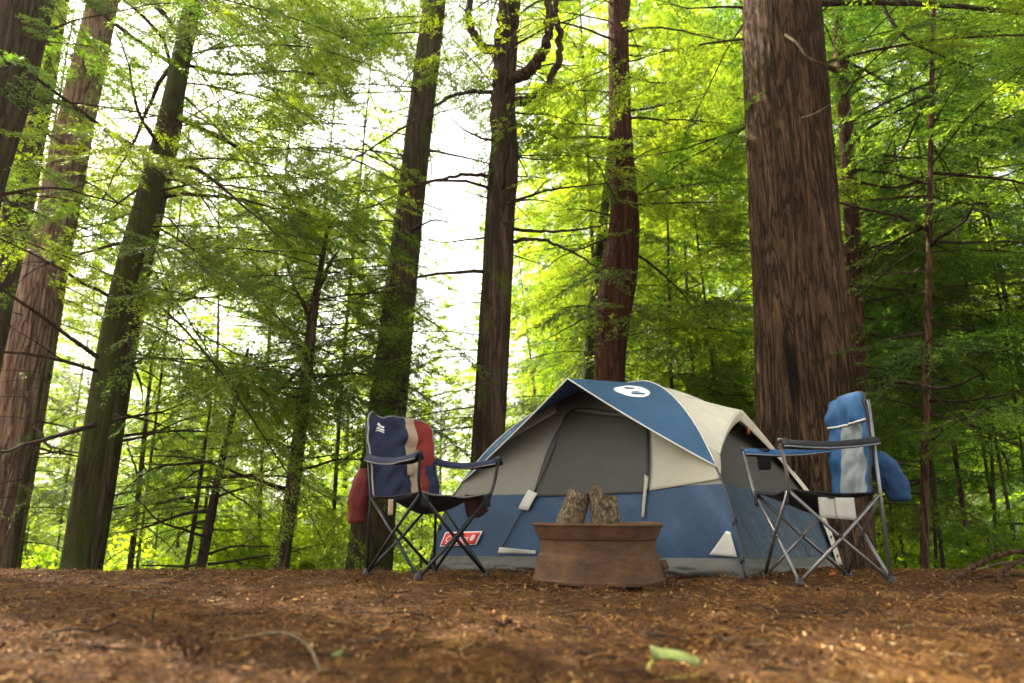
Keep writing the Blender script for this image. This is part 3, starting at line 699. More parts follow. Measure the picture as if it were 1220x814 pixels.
v, f = ring2d(lambda a, b: fnb(.86 + .060 * a, .55 + .24 * b), .62, 1.0); mesh('lantern_mark', v, f, M['ink'], bd, TO, False)
v, f = grid(lambda a, b: fnb(.845 + .03 * a, .42 + .26 * b), 1, 1); mesh('lantern_mark', v, f, M['ink'], bd, TO, False)
v, f = grid(lambda a, b: fnb(.12 + .62 * a, .10 + .06 * b), 1, 1); mesh('underline', v, f, M['ink'], bd, TO, False)

# rain fly
DF, DR = .95, .90
FA = CEN - ey * DF; FA = Vector((FA.x, FA.y, atY(680, 451, FA.y).z))
RA = CEN + ex * DR; RA = Vector((RA.x, RA.y, atY(905, 489, RA.y).z))
BA = CEN + ey * DF; BA.z = FA.z
LA = CEN - ex * DR; LA.z = RA.z
APX = [FA, RA, BA, LA]; top_ = TOP + Vector((0, 0, .02))
def pole_out(i, t):
    p = pole(i, t); return p + (p - TOP).normalized() * .022 * (1 - t) + Vector((0, 0, .02))
def bez(a, c, b, s): return a * (1 - s) ** 2 + c * 2 * s * (1 - s) + b * s * s
def fly(i, j, arch):
    """patch of the fly between pole i and the ridge end of side j"""
    A = pole_out(i, TA); E = APX[j]
    ctl = A.lerp(E, .5) + (Vector((0, 0, -.03)) if arch == 0 else Vector((0, 0, .05)) + (pole_out(i, TA + .30) - A.lerp(E, .35)) * .10)
    def fn(r, s):
        a = pole_out(i, TA + (1 - TA) * s); e = bez(A, ctl, E, s); p = a.lerp(e, r)
        k = math.sin(math.pi * r) * s
        w = .010 * noise.noise((r * 3 + i * 4, s * 7 + j, 5)) + .006 * noise.noise((r * 4 + s * 3, s * 16, j))
        if arch: w += .010 * math.sin(s * 40 + 3 * r) * r * s * .6
        return p + Vector((0, 0, 1)) * (w * k) + OUT[j] * (.0)
    edge = lambda s: bez(A, ctl, E, s)
    return fn, edge
flyroot = None
names = {}
for (i, j, arch, m) in ((1, 0, 0, 'blue'), (0, 0, 0, 'blue'), (1, 1, 1, 'cream'), (2, 1, 1, 'cream'), (2, 2, 0, 'blue'), (3, 2, 0, 'blue'), (0, 3, 1, 'cream'), (3, 3, 1, 'cream')):
    fn, edge = fly(i, j, arch); names[(i, j)] = fn
    v, f = grid(fn, 26, 30); fo = mesh('fly_panel', v, f, M[m], troot, TO, thick=.003)
    if arch:       # hanging lip of the window awning
        def lip(a, b): 
            e = edge(a); return e + (Vector((0, 0, -1)) * (.015 + .06 * a) - OUT[j] * .02 * a) * b + OUT[j] * .003
        v, f = grid(lip, 20, 4); mesh('awning_lip', v, f, M[m], troot, TO, thick=.003)
    pts = [edge(s) for s in np.linspace(0, 1, 16)]; v, f = tube(pts, .0055, 6); mesh('hem', v, f, M['trim'] if m == 'blue' else M['cream'], troot, TO)
    pts = [fn(0, s) + Vector((0, 0, .004)) for s in np.linspace(0, 1, 20)]; 
    if j in (0, 2): v, f = tube(pts, .005, 6); mesh('seam', v, f, M['trim'], troot, TO)
    if arch:       # strip of fly running down the far pole
        a = i
# strips of the fly that run down beside the window to the ground loops
def strip_fn(i, t0, t1, w, j):
    def fn(a, b):
        t = t0 + (t1 - t0) * b; p = pole_out(i, t); sgn = 1 if i == j else -1
        along = (CRN[(j + 1) % 4] - CRN[j]).normalized()
        return p + along * sgn * w * (a - .15) + OUT[j] * .012
    return fn
v, f = grid(strip_fn(2, .03, TA + .05, .16, 1), 6, 16); st_ = mesh('fly_strip', v, f, M['cream'], troot, TO, thick=.003)
for k in range(3):
    fn = strip_fn(2, .03, TA + .05, .16, 1); p = fn(.6, .08 + .09 * k) + OUT[1] * .006
    v, f = tube([p, p + OUT[1] * .006], .012, 10); mesh('eyelet', v, f, M['dark'], st_, TO)
p = names[(2, 1)](.96, .86) ; v, f = box(p - Vector((0, 0, .10)) + OUT[1] * .01, .012, .05, .05); mesh('orange_tag', v, f, M['orange'], troot, TO)
# round lantern emblem printed on the blue front panel of the fly
fn10 = names[(1, 0)]
def sr_at(px, py):
    r0, r1, s0, s1 = 0, 1, 0, 1
    for it in range(5):
        Rr_ = np.linspace(r0, r1, 15); Ss = np.linspace(s0, s1, 15)
        P = np.array([fn10(r, s) for r in Rr_ for s in Ss]); x, y, d = projN(P); k = int(np.argmin((x - px) ** 2 + (y - py) ** 2))
        br_, bs = Rr_[k // 15], Ss[k % 15]; a, b = (r1 - r0) / 7, (s1 - s0) / 7
        r0, r1, s0, s1 = br_ - a, br_ + a, bs - b, bs + b
    return br_, bs
lc = sr_at(754, 467.5); e_ = 1e-2
J1 = (fn10(lc[0] + e_, lc[1]) - fn10(lc[0] - e_, lc[1])) / (2 * e_); J2 = (fn10(lc[0], lc[1] + e_) - fn10(lc[0], lc[1] - e_)) / (2 * e_)
nrm_ = J1.cross(J2).normalized(); nrm_ = nrm_ if nrm_.z > 0 else -nrm_
ea = Vector((1, 0, 0)); ea = (ea - nrm_ * ea.dot(nrm_)).normalized(); eb = nrm_.cross(ea)
JM = np.array([[J1.dot(ea), J2.dot(ea)], [J1.dot(eb), J2.dot(eb)]]); JI = np.linalg.inv(JM)
def on_fly(a, b, off):
    q = JI @ np.array([a, b]); return fn10(lc[0] + float(q[0]), lc[1] + float(q[1])) + nrm_ * off
RL = .128
v, f = ring2d(lambda a, b: on_fly(a * RL, b * RL, .007), .001, 1.0, 40); em = mesh('emblem', v, f, M['ink'], troot, TO)
for x0, x1, y0, y1 in ((-.16, .62, -.52, -.30), (-.06, .36, -.16, -.06), (-.42, .16, .40, .56)):
    v, f = grid(lambda a, b: on_fly((x0 + (x1 - x0) * a) * RL, (y0 + (y1 - y0) * b) * RL, .011), 6, 1); mesh('emblem_print', v, f, M['blue'], em, TO)

# ------------------------------------------------------------------ folding chairs
M['navy'] = mat_cloth('navy canvas', (.016, .021, .050), .2, .75, wr=90)
M['redc'] = mat_cloth('red canvas', (.20, .022, .016), .2, .75, .1, (.3, .03, .02), wr=90)
M['bagred'] = mat_cloth('dark red bag canvas', (.12, .018, .015), .25, .8, wr=60, bump=.5)
M['bagblue'] = mat_cloth('dark blue bag canvas', (.014, .050, .125), .3, .8, wr=60, bump=.5)
M['tan'] = mat_cloth('tan canvas', (.34, .25, .17), .12, .8, wr=90)
M['black'] = mat_cloth('black canvas', (.013, .013, .015), .2, .8, wr=90)
M['skyblue'] = mat_cloth('bright blue canvas', (.022, .085, .20), .25, .7, .1, (.03, .10, .24), wr=90, dirt=(.02, .08, .2))
M['grey'+'c'] = mat_cloth('light grey canvas', (.20, .225, .235), .12, .75, .05, wr=90)
M['maroon'] = mat_cloth('maroon canvas', (.040, .009, .009), .2, .8, wr=90)
M['steel_dark'] = mat_plain('dark painted tube', (.026, .026, .027), .36, .4)
M['steel'] = mat_plain('grey painted tube', (.20, .195, .19), .34, .7)

def chair(name, label, loc, rz, w, d, hs, harm, hb, tubes, armm, style):
    root = empty(name, loc, rz, label, 'folding chair')
    V3 = lambda x, y, z: Vector((x * w / 2, y * d / 2, z))
    tm = M[tubes]
    foot = {k: V3(*k, 0) for k in ((-1, -1), (1, -1), (1, 1), (-1, 1))}
    for k in foot:        # follow the ground under each foot
        wx = loc[0] + foot[k].x * math.cos(rz) - foot[k].y * math.sin(rz); wy = loc[1] + foot[k].x * math.sin(rz) + foot[k].y * math.cos(rz)
        foot[k].z = gzf(wx, wy) - loc[2] + .008
    seat = {(-1, -1): V3(-1.04, -1.06, hs), (1, -1): V3(1.04, -1.06, hs), (1, 1): V3(1, 1, hs - .015), (-1, 1): V3(-1, 1, hs - .015)}
    ks = [(-1, -1), (1, -1), (1, 1), (-1, 1)]
    r = .0095
    for a in range(4):    # two crossed legs on each side
        k1, k2 = ks[a], ks[(a + 1) % 4]
        n = ((foot[k1] + foot[k2]) / 2 - Vector((0, 0, 0))); n.z = 0; n.normalize()
        for q, (p0, p1) in enumerate(((seat[k1], foot[k2]), (seat[k2], foot[k1]))):
            off = n * (.010 if q else -.010)
            v, f = tube([p0 + Vector((0, 0, -.005)), p0.lerp(p1, .5) + off, p1 + Vector((0, 0, .012))], r, 10); mesh('leg', v, f, tm, root)
        mid = seat[k1].lerp(foot[k2], .5); v, f = tube([mid - n * .022, mid + n * .022], .007, 8); mesh('pivot', v, f, M['dark'], root)
    for k in ks:
        v, f = lathe([(.001, -.004), (.024, -.004), (.025, .012), (.017, .034), (.013, .040), (.001, .040)], 12)
        v = [p + foot[k] for p in v]; mesh('foot', v, f, M['dark'], root)
    lean = style.get('lean', .07)
    bt = {s: V3(s * .98, 1 + 2 * lean / d * 1.3, hb - .05) for s in (-1, 1)}
    for s in (-1, 1):
        v, f = tube([foot[(s, 1)] + Vector((0, 0, .01)), seat[(s, 1)], bt[s]], r, 10); mesh('back_post', v, f, tm, root)
    af, ab = {}, {}
    for s in (-1, 1):
        a0 = seat[(s, -1)]; a1 = V3(s * 1.22, -1.20, harm)
        v, f = tube(crom([a0 + Vector((0, 0, -.02)), a0.lerp(a1, .35) + Vector((s * .012, .0, 0)), a0.lerp(a1, .8), a1], 4), r, 10); mesh('arm_post', v, f, M[armm], root)
        af[s] = a1; ab[s] = V3(s * 1.05, 1.05 + lean, harm + .02)
    # seat: a sagging sling
    def sf(a, b):
        p = (seat[(-1, -1)] * (1 - a) + seat[(1, -1)] * a) * (1 - b) + (seat[(-1, 1)] * (1 - a) + seat[(1, 1)] * a) * b
        k = math.sin(math.pi * a); sag = .05 * k * (.25 + .75 * math.sin(math.pi * min(1, b * .9 + .1))) + .012 * math.sin(math.pi * b)
        fr_ = -.02 * k * (1 - b) * 0
        return p + Vector((0, fr_, -sag + .006 * noise.noise((a * 4, b * 4, 9))))
    v, f = grid(sf, 22, 18); so = mesh('seat', v, f, M['black'], root, thick=.008)
    pts = [sf(a, 0) for a in np.linspace(0, 1, 18)]; v, f = tube(pts, .006, 6); mesh('hem', v, f, M[style['piping']], so)
    for s, fr0 in ((-1, 0), (1, 1)):
        v, f = grid(lambda a, b: sf(fr0 + (-.1 if fr0 else .1) * a, 0) + Vector((0, -.004, -.075 * b)), 4, 4)
        mesh('seat_corner', v, f, M['black'], so, thick=.005)
    # front valance hanging under the sling
    v, f = grid(lambda a, b: sf(a, .03 + .5 * b) + Vector((0, 0, -style['drop'] * (.35 + .65 * math.sin(math.pi * a)) * b)), 18, 6); mesh('seat_underside', v, f, M['black'], so, thick=.004)
    # backrest
    bw = style['bw']
    lo0, lo1 = V3(-1 * bw, .86, hs - .03), V3(1 * bw, .86, hs - .03)
    def bf(a, b):
        wd = 1 - style['round'] * max(0, b - .86) / .14 * .10 * abs(2 * a - 1) ** 3
        l0 = Vector((bt[-1].x * bw * wd * 1.04, bt[-1].y, bt[-1].z + .05)); l1 = Vector((bt[1].x * bw * wd * 1.04, bt[1].y, bt[1].z + .05))
        p = (lo0 * (1 - a) + lo1 * a) * (1 - b) + (l0 * (1 - a) + l1 * a) * b
        k = math.sin(math.pi * a)
        y = style['belly'] * k * (.5 + .5 * math.sin(math.pi * b)); zt = (style['crown'] * k - .022 * style['round'] * abs(2 * a - 1) ** 6) * smooth(.7, 1, b) + style.get('dip', 0) * (.9 * math.exp(-((a - .08) / .10) ** 2) - math.exp(-((a - .27) / .07) ** 2) - .35 * a) * smooth(.8, 1, b)
        w_ = .012 * noise.noise((a * 4, b * 5, 3 + hb)) + .007 * noise.noise((a * 9 + b * 4, b * 7, hb)) + .006 * (1 - abs(noise.noise((a * 5 - b * 3, b * 3, 7 + hb))) * 3)
        w_ += style.get('wr', 0) * (.5 - abs(noise.noise((a * 2.2 + b * 2.5, b * 4.5 - a * 3, 2)))) * math.sin(math.pi * min(1, max(0, a))) ** .5
        return p + Vector((0, y + w_ * 1.5 - .012, float(zt)))
    nu, nv = 30, 34
    v, f = grid(bf, nu, nv)
    fm = [style['cell']((q % nu + .5) / nu, (q // nu + .5) / nv) for q in range(nu * nv)]
    bo = mesh('backrest', v, f, [M[x] for x in style['mats']], root, fmat=fm, thick=.010)
    edge = [bf(0, b) for b in np.linspace(0, 1, 18)] + [bf(a, 1) for a in np.linspace(0.05, .95, 16)] + [bf(1, b) for b in np.linspace(1, 0, 18)]
    v, f = tube(edge, .006, 6); mesh('hem', v, f, M[style['piping']], bo)
    if 'pillow' in style:
        b0 = style['pillow']
        v, f = tube([bf(a, b0) + Vector((0, -.012, 0)) for a in np.linspace(0, 1, 14)], .0055, 6); mesh('piping', v, f, M['trim'], bo)
        v, f = grid(lambda a, b: bf(a, b0 + (1 - b0) * b) + Vector((0, -.010 - .018 * math.sin(math.pi * b) * math.sin(math.pi * a) ** .5, 0)), 16, 12); mesh('head_cushion', v, f, M['skyblue'], bo)
    if 'mark' in style:
        a0, a1, b0, b1 = style['mark']
        g = lambda a, b: bf(a0 + (a1 - a0) * a, b0 + (b1 - b0) * b) + Vector((0, -.009, 0))
        for (x0, x1, y0, y1, x2, x3) in ((.0, .55, .55, .95, .3, .75), (.35, .9, .50, .78, .55, 1.0), (.1, .95, .12, .34, .1, .95), (.1, .95, -.12, .02, .1, .95)):
            v, f = grid(lambda a, b: g((x0 + (x1 - x0) * a) * (1 - b) + (x2 + (x3 - x2) * a) * b, y0 + (y1 - y0) * b + .1 * math.sin(5 * a)), 8, 3); mesh('printed_mark', v, f, M['ink'], bo)
    # armrests
    for s in (-1, 1):
        aw = style['aw']
        def arf(a, b):
            p = af[s].lerp(ab[s], b); sag = -.028 * math.sin(math.pi * b) * style['armsag']
            ww = aw * (.75 + .5 * math.exp(-((b - .22) / .18) ** 2))
            return p + Vector((s * (a - .5) * -ww, 0, sag - .034 * (2 * a - 1) ** 2 + .004 * noise.noise((a * 4, b * 6, s + 3)) + .008))
        v, f = grid(arf, 8, 20); ao = mesh('armrest', v, f, M[style['arm'] if s < 0 else style.get('shaded_arm', style['arm'])], root, thick=.009)
        for a in (0, 1):
            v, f = tube([arf(a, b) for b in np.linspace(0, 1, 14)], .005, 6); mesh('hem', v, f, M[style['armhem']], ao)
        v, f = tube([af[s] + Vector((0, -.012, .004)), af[s] + Vector((0, .03, .006))], .014, 10); mesh('end_cap', v, f, M['dark'], ao)
        if style['cup'] == s:
            c = arf(.5, .22)
            v, f = lathe([(.030, -.115), (.034, -.115), (.042, -.01), (.042, .004), (.038, .004), (.030, -.105)], 16); v = [p + c for p in v]
            mesh('cup_holder', v, f, M[style['cupm']], ao)
    return root, bf, sf
def feet_frame(fl, fr, bl):
    a = atZ(*fl); b = atZ(*fr); c = atZ(*bl); return a, b, c
# left chair: navy and red
rzL = math.radians(46)
fL = atZ(498, 693.5); w_, d_ = .50, .47
ux = Vector((math.cos(rzL), math.sin(rzL), 0)); uy = Vector((-math.sin(rzL), math.cos(rzL), 0))
cL = fL + ux * w_ / 2 + uy * d_ / 2
def cellL(a, b):
    return 0 if a < .62 or (b < .42 and a > .86) else (1 if a < .76 else 2)
stL = dict(wr=.035, dip=.022, mats=('navy', 'tan', 'redc'), cell=cellL, piping='steel', drop=.05, bw=1.0, round=1.0, belly=.05, crown=.0, mark=(.14, .30, .80, .90), arm='navy', armhem='steel', aw=.07, armsag=1.0, cup=0, cupm='maroon')
chL, bfL, sfL = chair('folding_chair', 'navy folding chair with tan stripe and red panel on its backrest', (cL.x, cL.y, 0.0), rzL, w_, d_, .465, .665, .955, 'steel_dark', 'steel_dark', stL)
# right chair: tall blue back
rzR = math.radians(-87)
ux2 = Vector((math.cos(rzR), math.sin(rzR), 0)); uy2 = Vector((-math.sin(rzR), math.cos(rzR), 0))
fR = Vector((1.435, 3.60, 0)); wR, dR = .42, .475; cR = fR - ux2 * wR / 2 + uy2 * dR / 2
zR = lambda px, py, Y: atY(px, py, Y).z
def cellR(a, b):
    return 1 if .20 < a < .80 and b < .74 else 0
stR = dict(wr=.018, mats=('skyblue', 'greyc'), cell=cellR, piping='steel_dark', drop=.06, bw=.98, round=1.0, belly=.035, crown=.015, pillow=.72, lean=.0, shaded_arm='black', arm='skyblue', armhem='greyc', aw=.08, armsag=.6, cup=-1, cupm='black')  # near armrest coloured black for its shadowed underside
chR, bfR, sfR = chair('folding_chair', 'blue high-backed folding chair with a pale grey centre panel, right of the tent', (cR.x, cR.y, 0.0), rzR, wR, dR, zR(946, 583, 3.6), zR(951, 526, 3.55), zR(1035, 470, 3.75), 'steel', 'steel', stR)
for (bf_, sf_, ch, spots) in ((bfL, sfL, chL, [('b', .62, .36, .055, .085, 'tan')]), (bfR, sfR, chR, [])):
    for (k, a, b, ww, hh, mm) in spots:
        c = bf_(a, b) + Vector((0, -.02, 0)); v, f = grid(lambda x, y: c + Vector(((x - .5) * ww, -.004 + .01 * y, (y - .5) * hh)), 3, 3); mesh('cloth_label', v, f, M[mm], ch, thick=.002)
for ch, sf_, lst in ((chL, sfL, [(0.02, .55, .05, .085, 'tan')]), (chR, sfR, [(.93, .42, .095, .10, 'whitecloth'), (.95, .60, .10, .105, 'whitecloth')])):
    for a, b, ww, hh, mm in lst:
        c = sf_(a, b) + Vector((.0, 0, -.012)); 
        v, f = grid(lambda x, y: c + Vector((.006 * math.sin(7 * x) + .02 * (1 if ch is chR else -1), (x - .5) * ww, -hh * y * (1 + .08 * x))), 6, 5); mesh('care_label', v, f, M[mm], ch, thick=.0015)
def bag(label, P, size, mat, lean, seed):
    """soft drawstring bag hanging from a chair back"""
    V, F = [], []; n, m = 22, 16; sx, sy, sz = size
    for j in range(m + 1):
        q = j / m; r = (.55 + .45 * math.sin(math.pi * (.15 + .7 * (1 - q) ** .8))) * (1 - .55 * float(smooth(.75, 1, q))) if 0 < j < m else (.45 if j else .5)
        for k in range(n):
            a = 2 * math.pi * k / n; w = 1 + .22 * noise.noise((math.cos(a) * 1.6 + seed, math.sin(a) * 1.6, q * 3)) + .42 * (.4 - abs(noise.noise((math.cos(a) * 3 + seed, math.sin(a) * 3 + q * 2, q * 2.5)))) + .06 * noise.noise((math.cos(a) * 6, math.sin(a) * 6 + seed, q * 8))
            V.append((math.cos(a) * sx / 2 * r * w + lean * (1 - q) * sz, math.sin(a) * sy / 2 * r * w, (q - 1) * sz))
        if j: F += [((j - 1) * n + k, (j - 1) * n + (k + 1) % n, j * n + (k + 1) % n, j * n + k) for k in range(n)]
    F.append(tuple(range(n - 1, -1, -1))); F.append(tuple(range(m * n, m * n + n)))
    root = empty('carry_bag', P, 0, label, 'bag')
    b = mesh('bag_body', V, F, mat, root, subsurf=1)
    v, f = tube([Vector((0, 0, -.02)), Vector((-.02, 0, .04)), Vector((-.05, .01, .07))], .004, 6); mesh('cord', v, f, M['dark'], root)
    return root
bl = cL - ux * w_ / 2 + uy * (d_ / 2 + .09)
pb = atY(434, 558, bl.y + .02); bag('dark red carry bag hanging behind the back of the navy chair', pb, (.13, .10, .33), M['bagred'], -.10, 2.0)
br_ = cR + ux2 * .10 + uy2 * (dR / 2 + .12)
pb = atY(1058, 541, br_.y); bag('blue carry bag hanging off the back of the high-backed blue chair', pb + Vector((-.055, 0, .015)), (.15, .10, .27), M['bagblue'], .34, 5.0)
cp = chL.matrix_basis
v, f = grid(lambda a, b: Vector((.09 + .17 * a + .02 * b, -.235 - .012 + .012 * math.sin(6 * a + 3 * b), .458 - .145 * b * (1 - .12 * (2 * a - 1) ** 2) + .03 * a * b)), 10, 8)
v = [p + Vector((.05, .08, 0)) for p in v]; mesh('side_pocket', v, f, M['maroon'], chL, thick=.012)

# ------------------------------------------------------------------ fire ring and logs
t = NT('rusty steel'); v_ = t.coords(); f_ = t.noise(v_, 6, 8, .7); g_ = t.noise(t.coords((1, 1, 4)), 14, 6, .7)
c_ = t.ramp(f_, [(.28, (.032, .020, .013)), (.5, (.088, .045, .021)), (.72, (.175, .088, .037))])
c_ = t.mix(.5, c_, t.ramp(g_, [(.35, (.036, .022, .014)), (.65, (.135, .066, .032))])); t.base(c_, .8, .0, .25); t.bump(g_, .4, .006); M['rust'] = t.m
rc = Vector((.46, 3.72, 0))
rx = (px_m(160, 3.62 * _c - .04) / 2); rc.x = (712 - 610) / FPX * (3.72 * _c - .05)
ztop = atY(710, 623, 3.72).z; rc.z = .012
k_ = rx; H = ztop - rc.z
prof = [(.97, .0), (1.0, .02), (1.0, .06), (.978, .09), (.962, .16), (.948, .24), (.930, .35), (.922, .42), (.908, .455), (.882, .478), (.875, .50), (.873, .60), (.875, .70), (.882, .722), (.905, .738), (.925, .785), (.945, .84), (.975, .93), (.985, .948), (1.0, .958), (1.006, .978), (1.0, .994), (.985, 1.0), (.96, .985), (.93, .90), (.89, .76), (.85, .69), (.85, .5), (.90, .40), (.925, .2), (.96, .06), (.97, .0)]
pr = [Vector((a * k_, b * H, 0)) for a, b in prof]
v, f = lathe([(p.x, p.y) for p in pr], 96, .0022)
fr = empty('fire_ring', rc, 0, 'rusty steel wheel rim used as a fire ring in front of the tent', 'fire ring')
rimo = mesh('rim', v, f, M['rust'], fr); rimo.data.set_sharp_from_angle(angle=math.radians(24))
tt_ = NT('ash'); tt_.base(tt_.ramp(tt_.noise(tt_.coords(), 20, 6, .7), [(.3, (.02, .018, .016)), (.7, (.12, .11, .10))]), .95)
def ashf(a, b):
    r = k_ * .86 * b; th = 2 * math.pi * a; return Vector((r * math.cos(th), r * math.sin(th), .05 + .05 * (1 - b) + .02 * noise.noise((r * 9 * math.cos(th), r * 9 * math.sin(th), 2))))
v, f = grid(ashf, 40, 12); mesh('ash_bed', v, f, tt_.m, fr)
v, f = tube([Vector((k_ * .93, -.05, .105)), Vector((k_ * .965, -.055, .06))], .028, 12); mesh('weld_lug', v, f, M['rust'], fr)
lb = NT('lichen bark'); v_ = lb.coords(); f_ = lb.noise(v_, 11, 8, .7, .4); g_ = lb.noise(v_, 26, 6, .7)
c_ = lb.ramp(f_, [(.32, (.024, .017, .011)), (.5, (.10, .068, .038)), (.68, (.22, .15, .085))])
w_ = lb.noise(lb.coords((1, 1, .6)), 70, 8, .75, .3); c_ = lb.mix(lb.ramp(w_, [(.46, (0, 0, 0)), (.70, (.85, .85, .85))]), c_, lb.ramp(g_, [(.4, (.36, .29, .14)), (.6, (.60, .53, .36))])); lb.base(c_, .95, 0, .1)
s_ = lb.new('ShaderNodeMath', operation='ADD'); lb.l.new(f_, s_.inputs[0]); lb.l.new(w_, s_.inputs[1]); lb.bump(s_.outputs[0], 1.0, .02)
M['logbark'] = lb.m
cw = NT('cut wood'); v_ = cw.coords((1, 1, .3)); f_ = cw.noise(v_, 18, 6, .7); cw.base(cw.ramp(f_, [(.3, (.16, .07, .03)), (.6, (.42, .22, .10)), (.8, (.45, .30, .19))]), .85, 0, .2); cw.bump(f_, .6, .01)
def log(label, base, topp, r0, r1, seed, spike=0.0, tilt=0.0):
    n, m = 56, 36; ax = (topp - base); L = ax.length; zx = ax.normalized(); xx = (Vector((1, 0, 0)) - zx * zx.x).normalized(); yy = zx.cross(xx); R = Matrix((xx, yy, zx)).transposed(); V, F = [], []
    root = empty('firewood_log', base, 0, label, 'log')
    for j in range(m + 1):
        q = j / m; r = r0 + (r1 - r0) * q
        for k in range(n):
            a = 2 * math.pi * k / n; w = 1 + .14 * noise.noise((math.cos(a) * 1.3 + seed, math.sin(a) * 1.3, q * 1.5)) + .05 * noise.noise((math.cos(a) * 4 + seed, math.sin(a) * 4, q * 4)) + .05 * (.5 - abs(noise.noise((math.cos(a) * 7 + seed, math.sin(a) * 7, q * 7)))) + .05 * noise.noise((math.cos(a) * 12 + seed, math.sin(a) * 12, q * 22))
            x, y = math.cos(a) * r * w, math.sin(a) * r * w * .85
            z = q * L
            if j >= m - 5:
                z += (tilt * math.cos(a) * r + .012 * noise.noise((a * 2, seed, 1)) + .006 * noise.noise((math.cos(a) * 3, math.sin(a) * 3, seed)) + spike * math.exp(-((math.cos(a) + .55) / .38) ** 2 - ((math.sin(a) + .55) / .7) ** 2)) * (1 - (m - j) / 6)
            V.append(R @ Vector((x, y, z)))
        if j: F += [((j - 1) * n + k, (j - 1) * n + (k + 1) % n, j * n + (k + 1) % n, j * n + k) for k in range(n)]
    F.append(tuple(range(n - 1, -1, -1)))
    mesh('bark', V, F, M['logbark'], root)
    ringv = V[m * n:]; cen = sum(ringv, Vector()) / n; V2, F2 = [], []
    for j in range(6):
        q = j / 5
        for k in range(n):
            p = ringv[k].lerp(cen, 1 - q * .985); p = p + ax.normalized() * (.012 * noise.noise((p.x * 60, p.y * 60, seed)) - .006 - .012 * math.sin(math.pi * min(1, q)))
            V2.append(p)
        if j: F2 += [((j - 1) * n + k, (j - 1) * n + (k + 1) % n, j * n + (k + 1) % n, j * n + k) for k in range(n)]
    mesh('split_end', V2, F2, cw.m, root)
    return root
Yl = 3.68
log('short mossy log leaning in the fire ring, the left and lower of two', atY(671, 650, Yl) - Vector((.02, 0, .05)), atY(690, 587, Yl), .080, .060, 3.0, 0, -.04)
log('upright split log with a jagged spike on top, standing in the fire ring', atY(722, 652, Yl - .02) - Vector((0, 0, .05)), atY(719, 591, Yl - .02), .084, .073, 8.0, .085, .0)

# ------------------------------------------------------------------ litter, sticks, small things
M['litter'] = NT('needle litter'); t = M['litter']; a_ = t.new('ShaderNodeAttribute', attribute_name='tint')
t.base(t.ramp(a_.outputs['Fac'], [(0, (.020, .011, .006)), (.25, (.075, .033, .012)), (.5, (.160, .070, .016)), (.75, (.29, .138, .034)), (.92, (.40, .25, .09)), (1, (.48, .36, .19))]), .85, 0, .2); M['litter'] = t.m
def ground_z(x, y):
    return np.array([gzf(a, b) + (.030 * noise.noise((a * 2.1, b * 2.1, 3)) + .022 * noise.noise((a * 6, b * 6, 7)) + .010 * noise.noise((a * 15, b * 15, 1)) if .8 <= b <= 6.5 and abs(a) < 4.1 else 0) for a, b in zip(x, y)])
def scatter(n, seed, p=1.0):
    r = np.random.default_rng(seed); y = 1.15 + (5.6 - 1.15) * r.random(n) ** p; x = (r.random(n) * 2 - 1) * (y * .85 + .25) + .0
    return r, x, y
r, x, y = scatter(110000, 31, 1.25); z = ground_z(x, y); n = len(x)
clump = np.array([noise.noise((a * 3.1, b * 3.1, 21)) for a, b in zip(x, y)])
k = r.random(n) < np.clip(.62 + 1.2 * clump, .12, 1); x, y, z, clump = x[k], y[k], z[k], clump[k]; n = len(x)
az = r.uniform(0, 6.283, n); el = r.normal(.06, .16, n); L = r.gamma(3.0, .009, n) + .006; lift = np.clip(r.normal(.006, .006, n) + .018 * np.clip(clump, 0, 1) * r.random(n), .001, .05)
D = np.stack([np.cos(az) * np.cos(el), np.sin(az) * np.cos(el), np.sin(el)], 1); A = np.stack([x, y, z + lift], 1)
B = A + D * L[:, None]; mid = (A + B) / 2 + r.normal(0, .08, (n, 3)) * L[:, None]; rad = r.uniform(.0005, .0013, n)
v1, f1 = tri_tubes(A, mid, rad, rad); v2, f2 = tri_tubes(mid, B, rad, rad * .5)
tn = np.clip(r.beta(1.8, 3.0, n) + .03 + .28 * clump, 0, 1)
mesh('needle_litter', np.concatenate([v1, v2]), np.concatenate([f1, f2 + len(v1)]), M['litter'], None, None, False, None, np.concatenate([np.repeat(tn, 6), np.repeat(tn, 6)]))['kind'] = 'stuff'
r, x, y = scatter(60000, 32, 1.15)
a_ = r.uniform(0, 6.283, 2600); q_ = k_ * 1.0 + np.abs(r.normal(0, .035, 2600)); ex_, ey_ = [rc.x + q_ * np.cos(a_)], [rc.y + q_ * np.sin(a_)]      # litter banked against the ring and the tent
for A_, B_, o_ in ((CRN[0], CRN[1], OUT[0]), (CRN[1], CRN[2], OUT[1])):
    u_ = r.random(2600); w_ = .03 + np.abs(r.normal(0, .05, 2600)); ex_.append(A_.x + (B_.x - A_.x) * u_ + o_.x * w_); ey_.append(A_.y + (B_.y - A_.y) * u_ + o_.y * w_)
x = np.concatenate([x] + ex_); y = np.concatenate([y] + ey_); z = ground_z(x, y); n = len(x); z[60000:] += r.random(n - 60000) ** 2 * .022
az = r.uniform(0, 6.283, n); L = r.gamma(2.0, .0048, n) + .003; W = L * r.uniform(.18, .6, n); tl = r.normal(0, .28, (n, 2))
d = np.stack([np.cos(az), np.sin(az), tl[:, 0]], 1); e = np.stack([-np.sin(az), np.cos(az), tl[:, 1]], 1); c = np.stack([x, y, z + .004 + .5 * L * np.abs(tl[:, 0]) + r.random(n) * .006], 1)
cur = (r.normal(0, .25, n) * L)[:, None] * np.array([0, 0, 1.0])
VV = np.stack([c - d * (L / 2)[:, None], c - e * (W / 2)[:, None] * .9 + cur, c + d * (L / 2)[:, None], c + e * (W / 2)[:, None] + cur], 1).reshape(-1, 3)
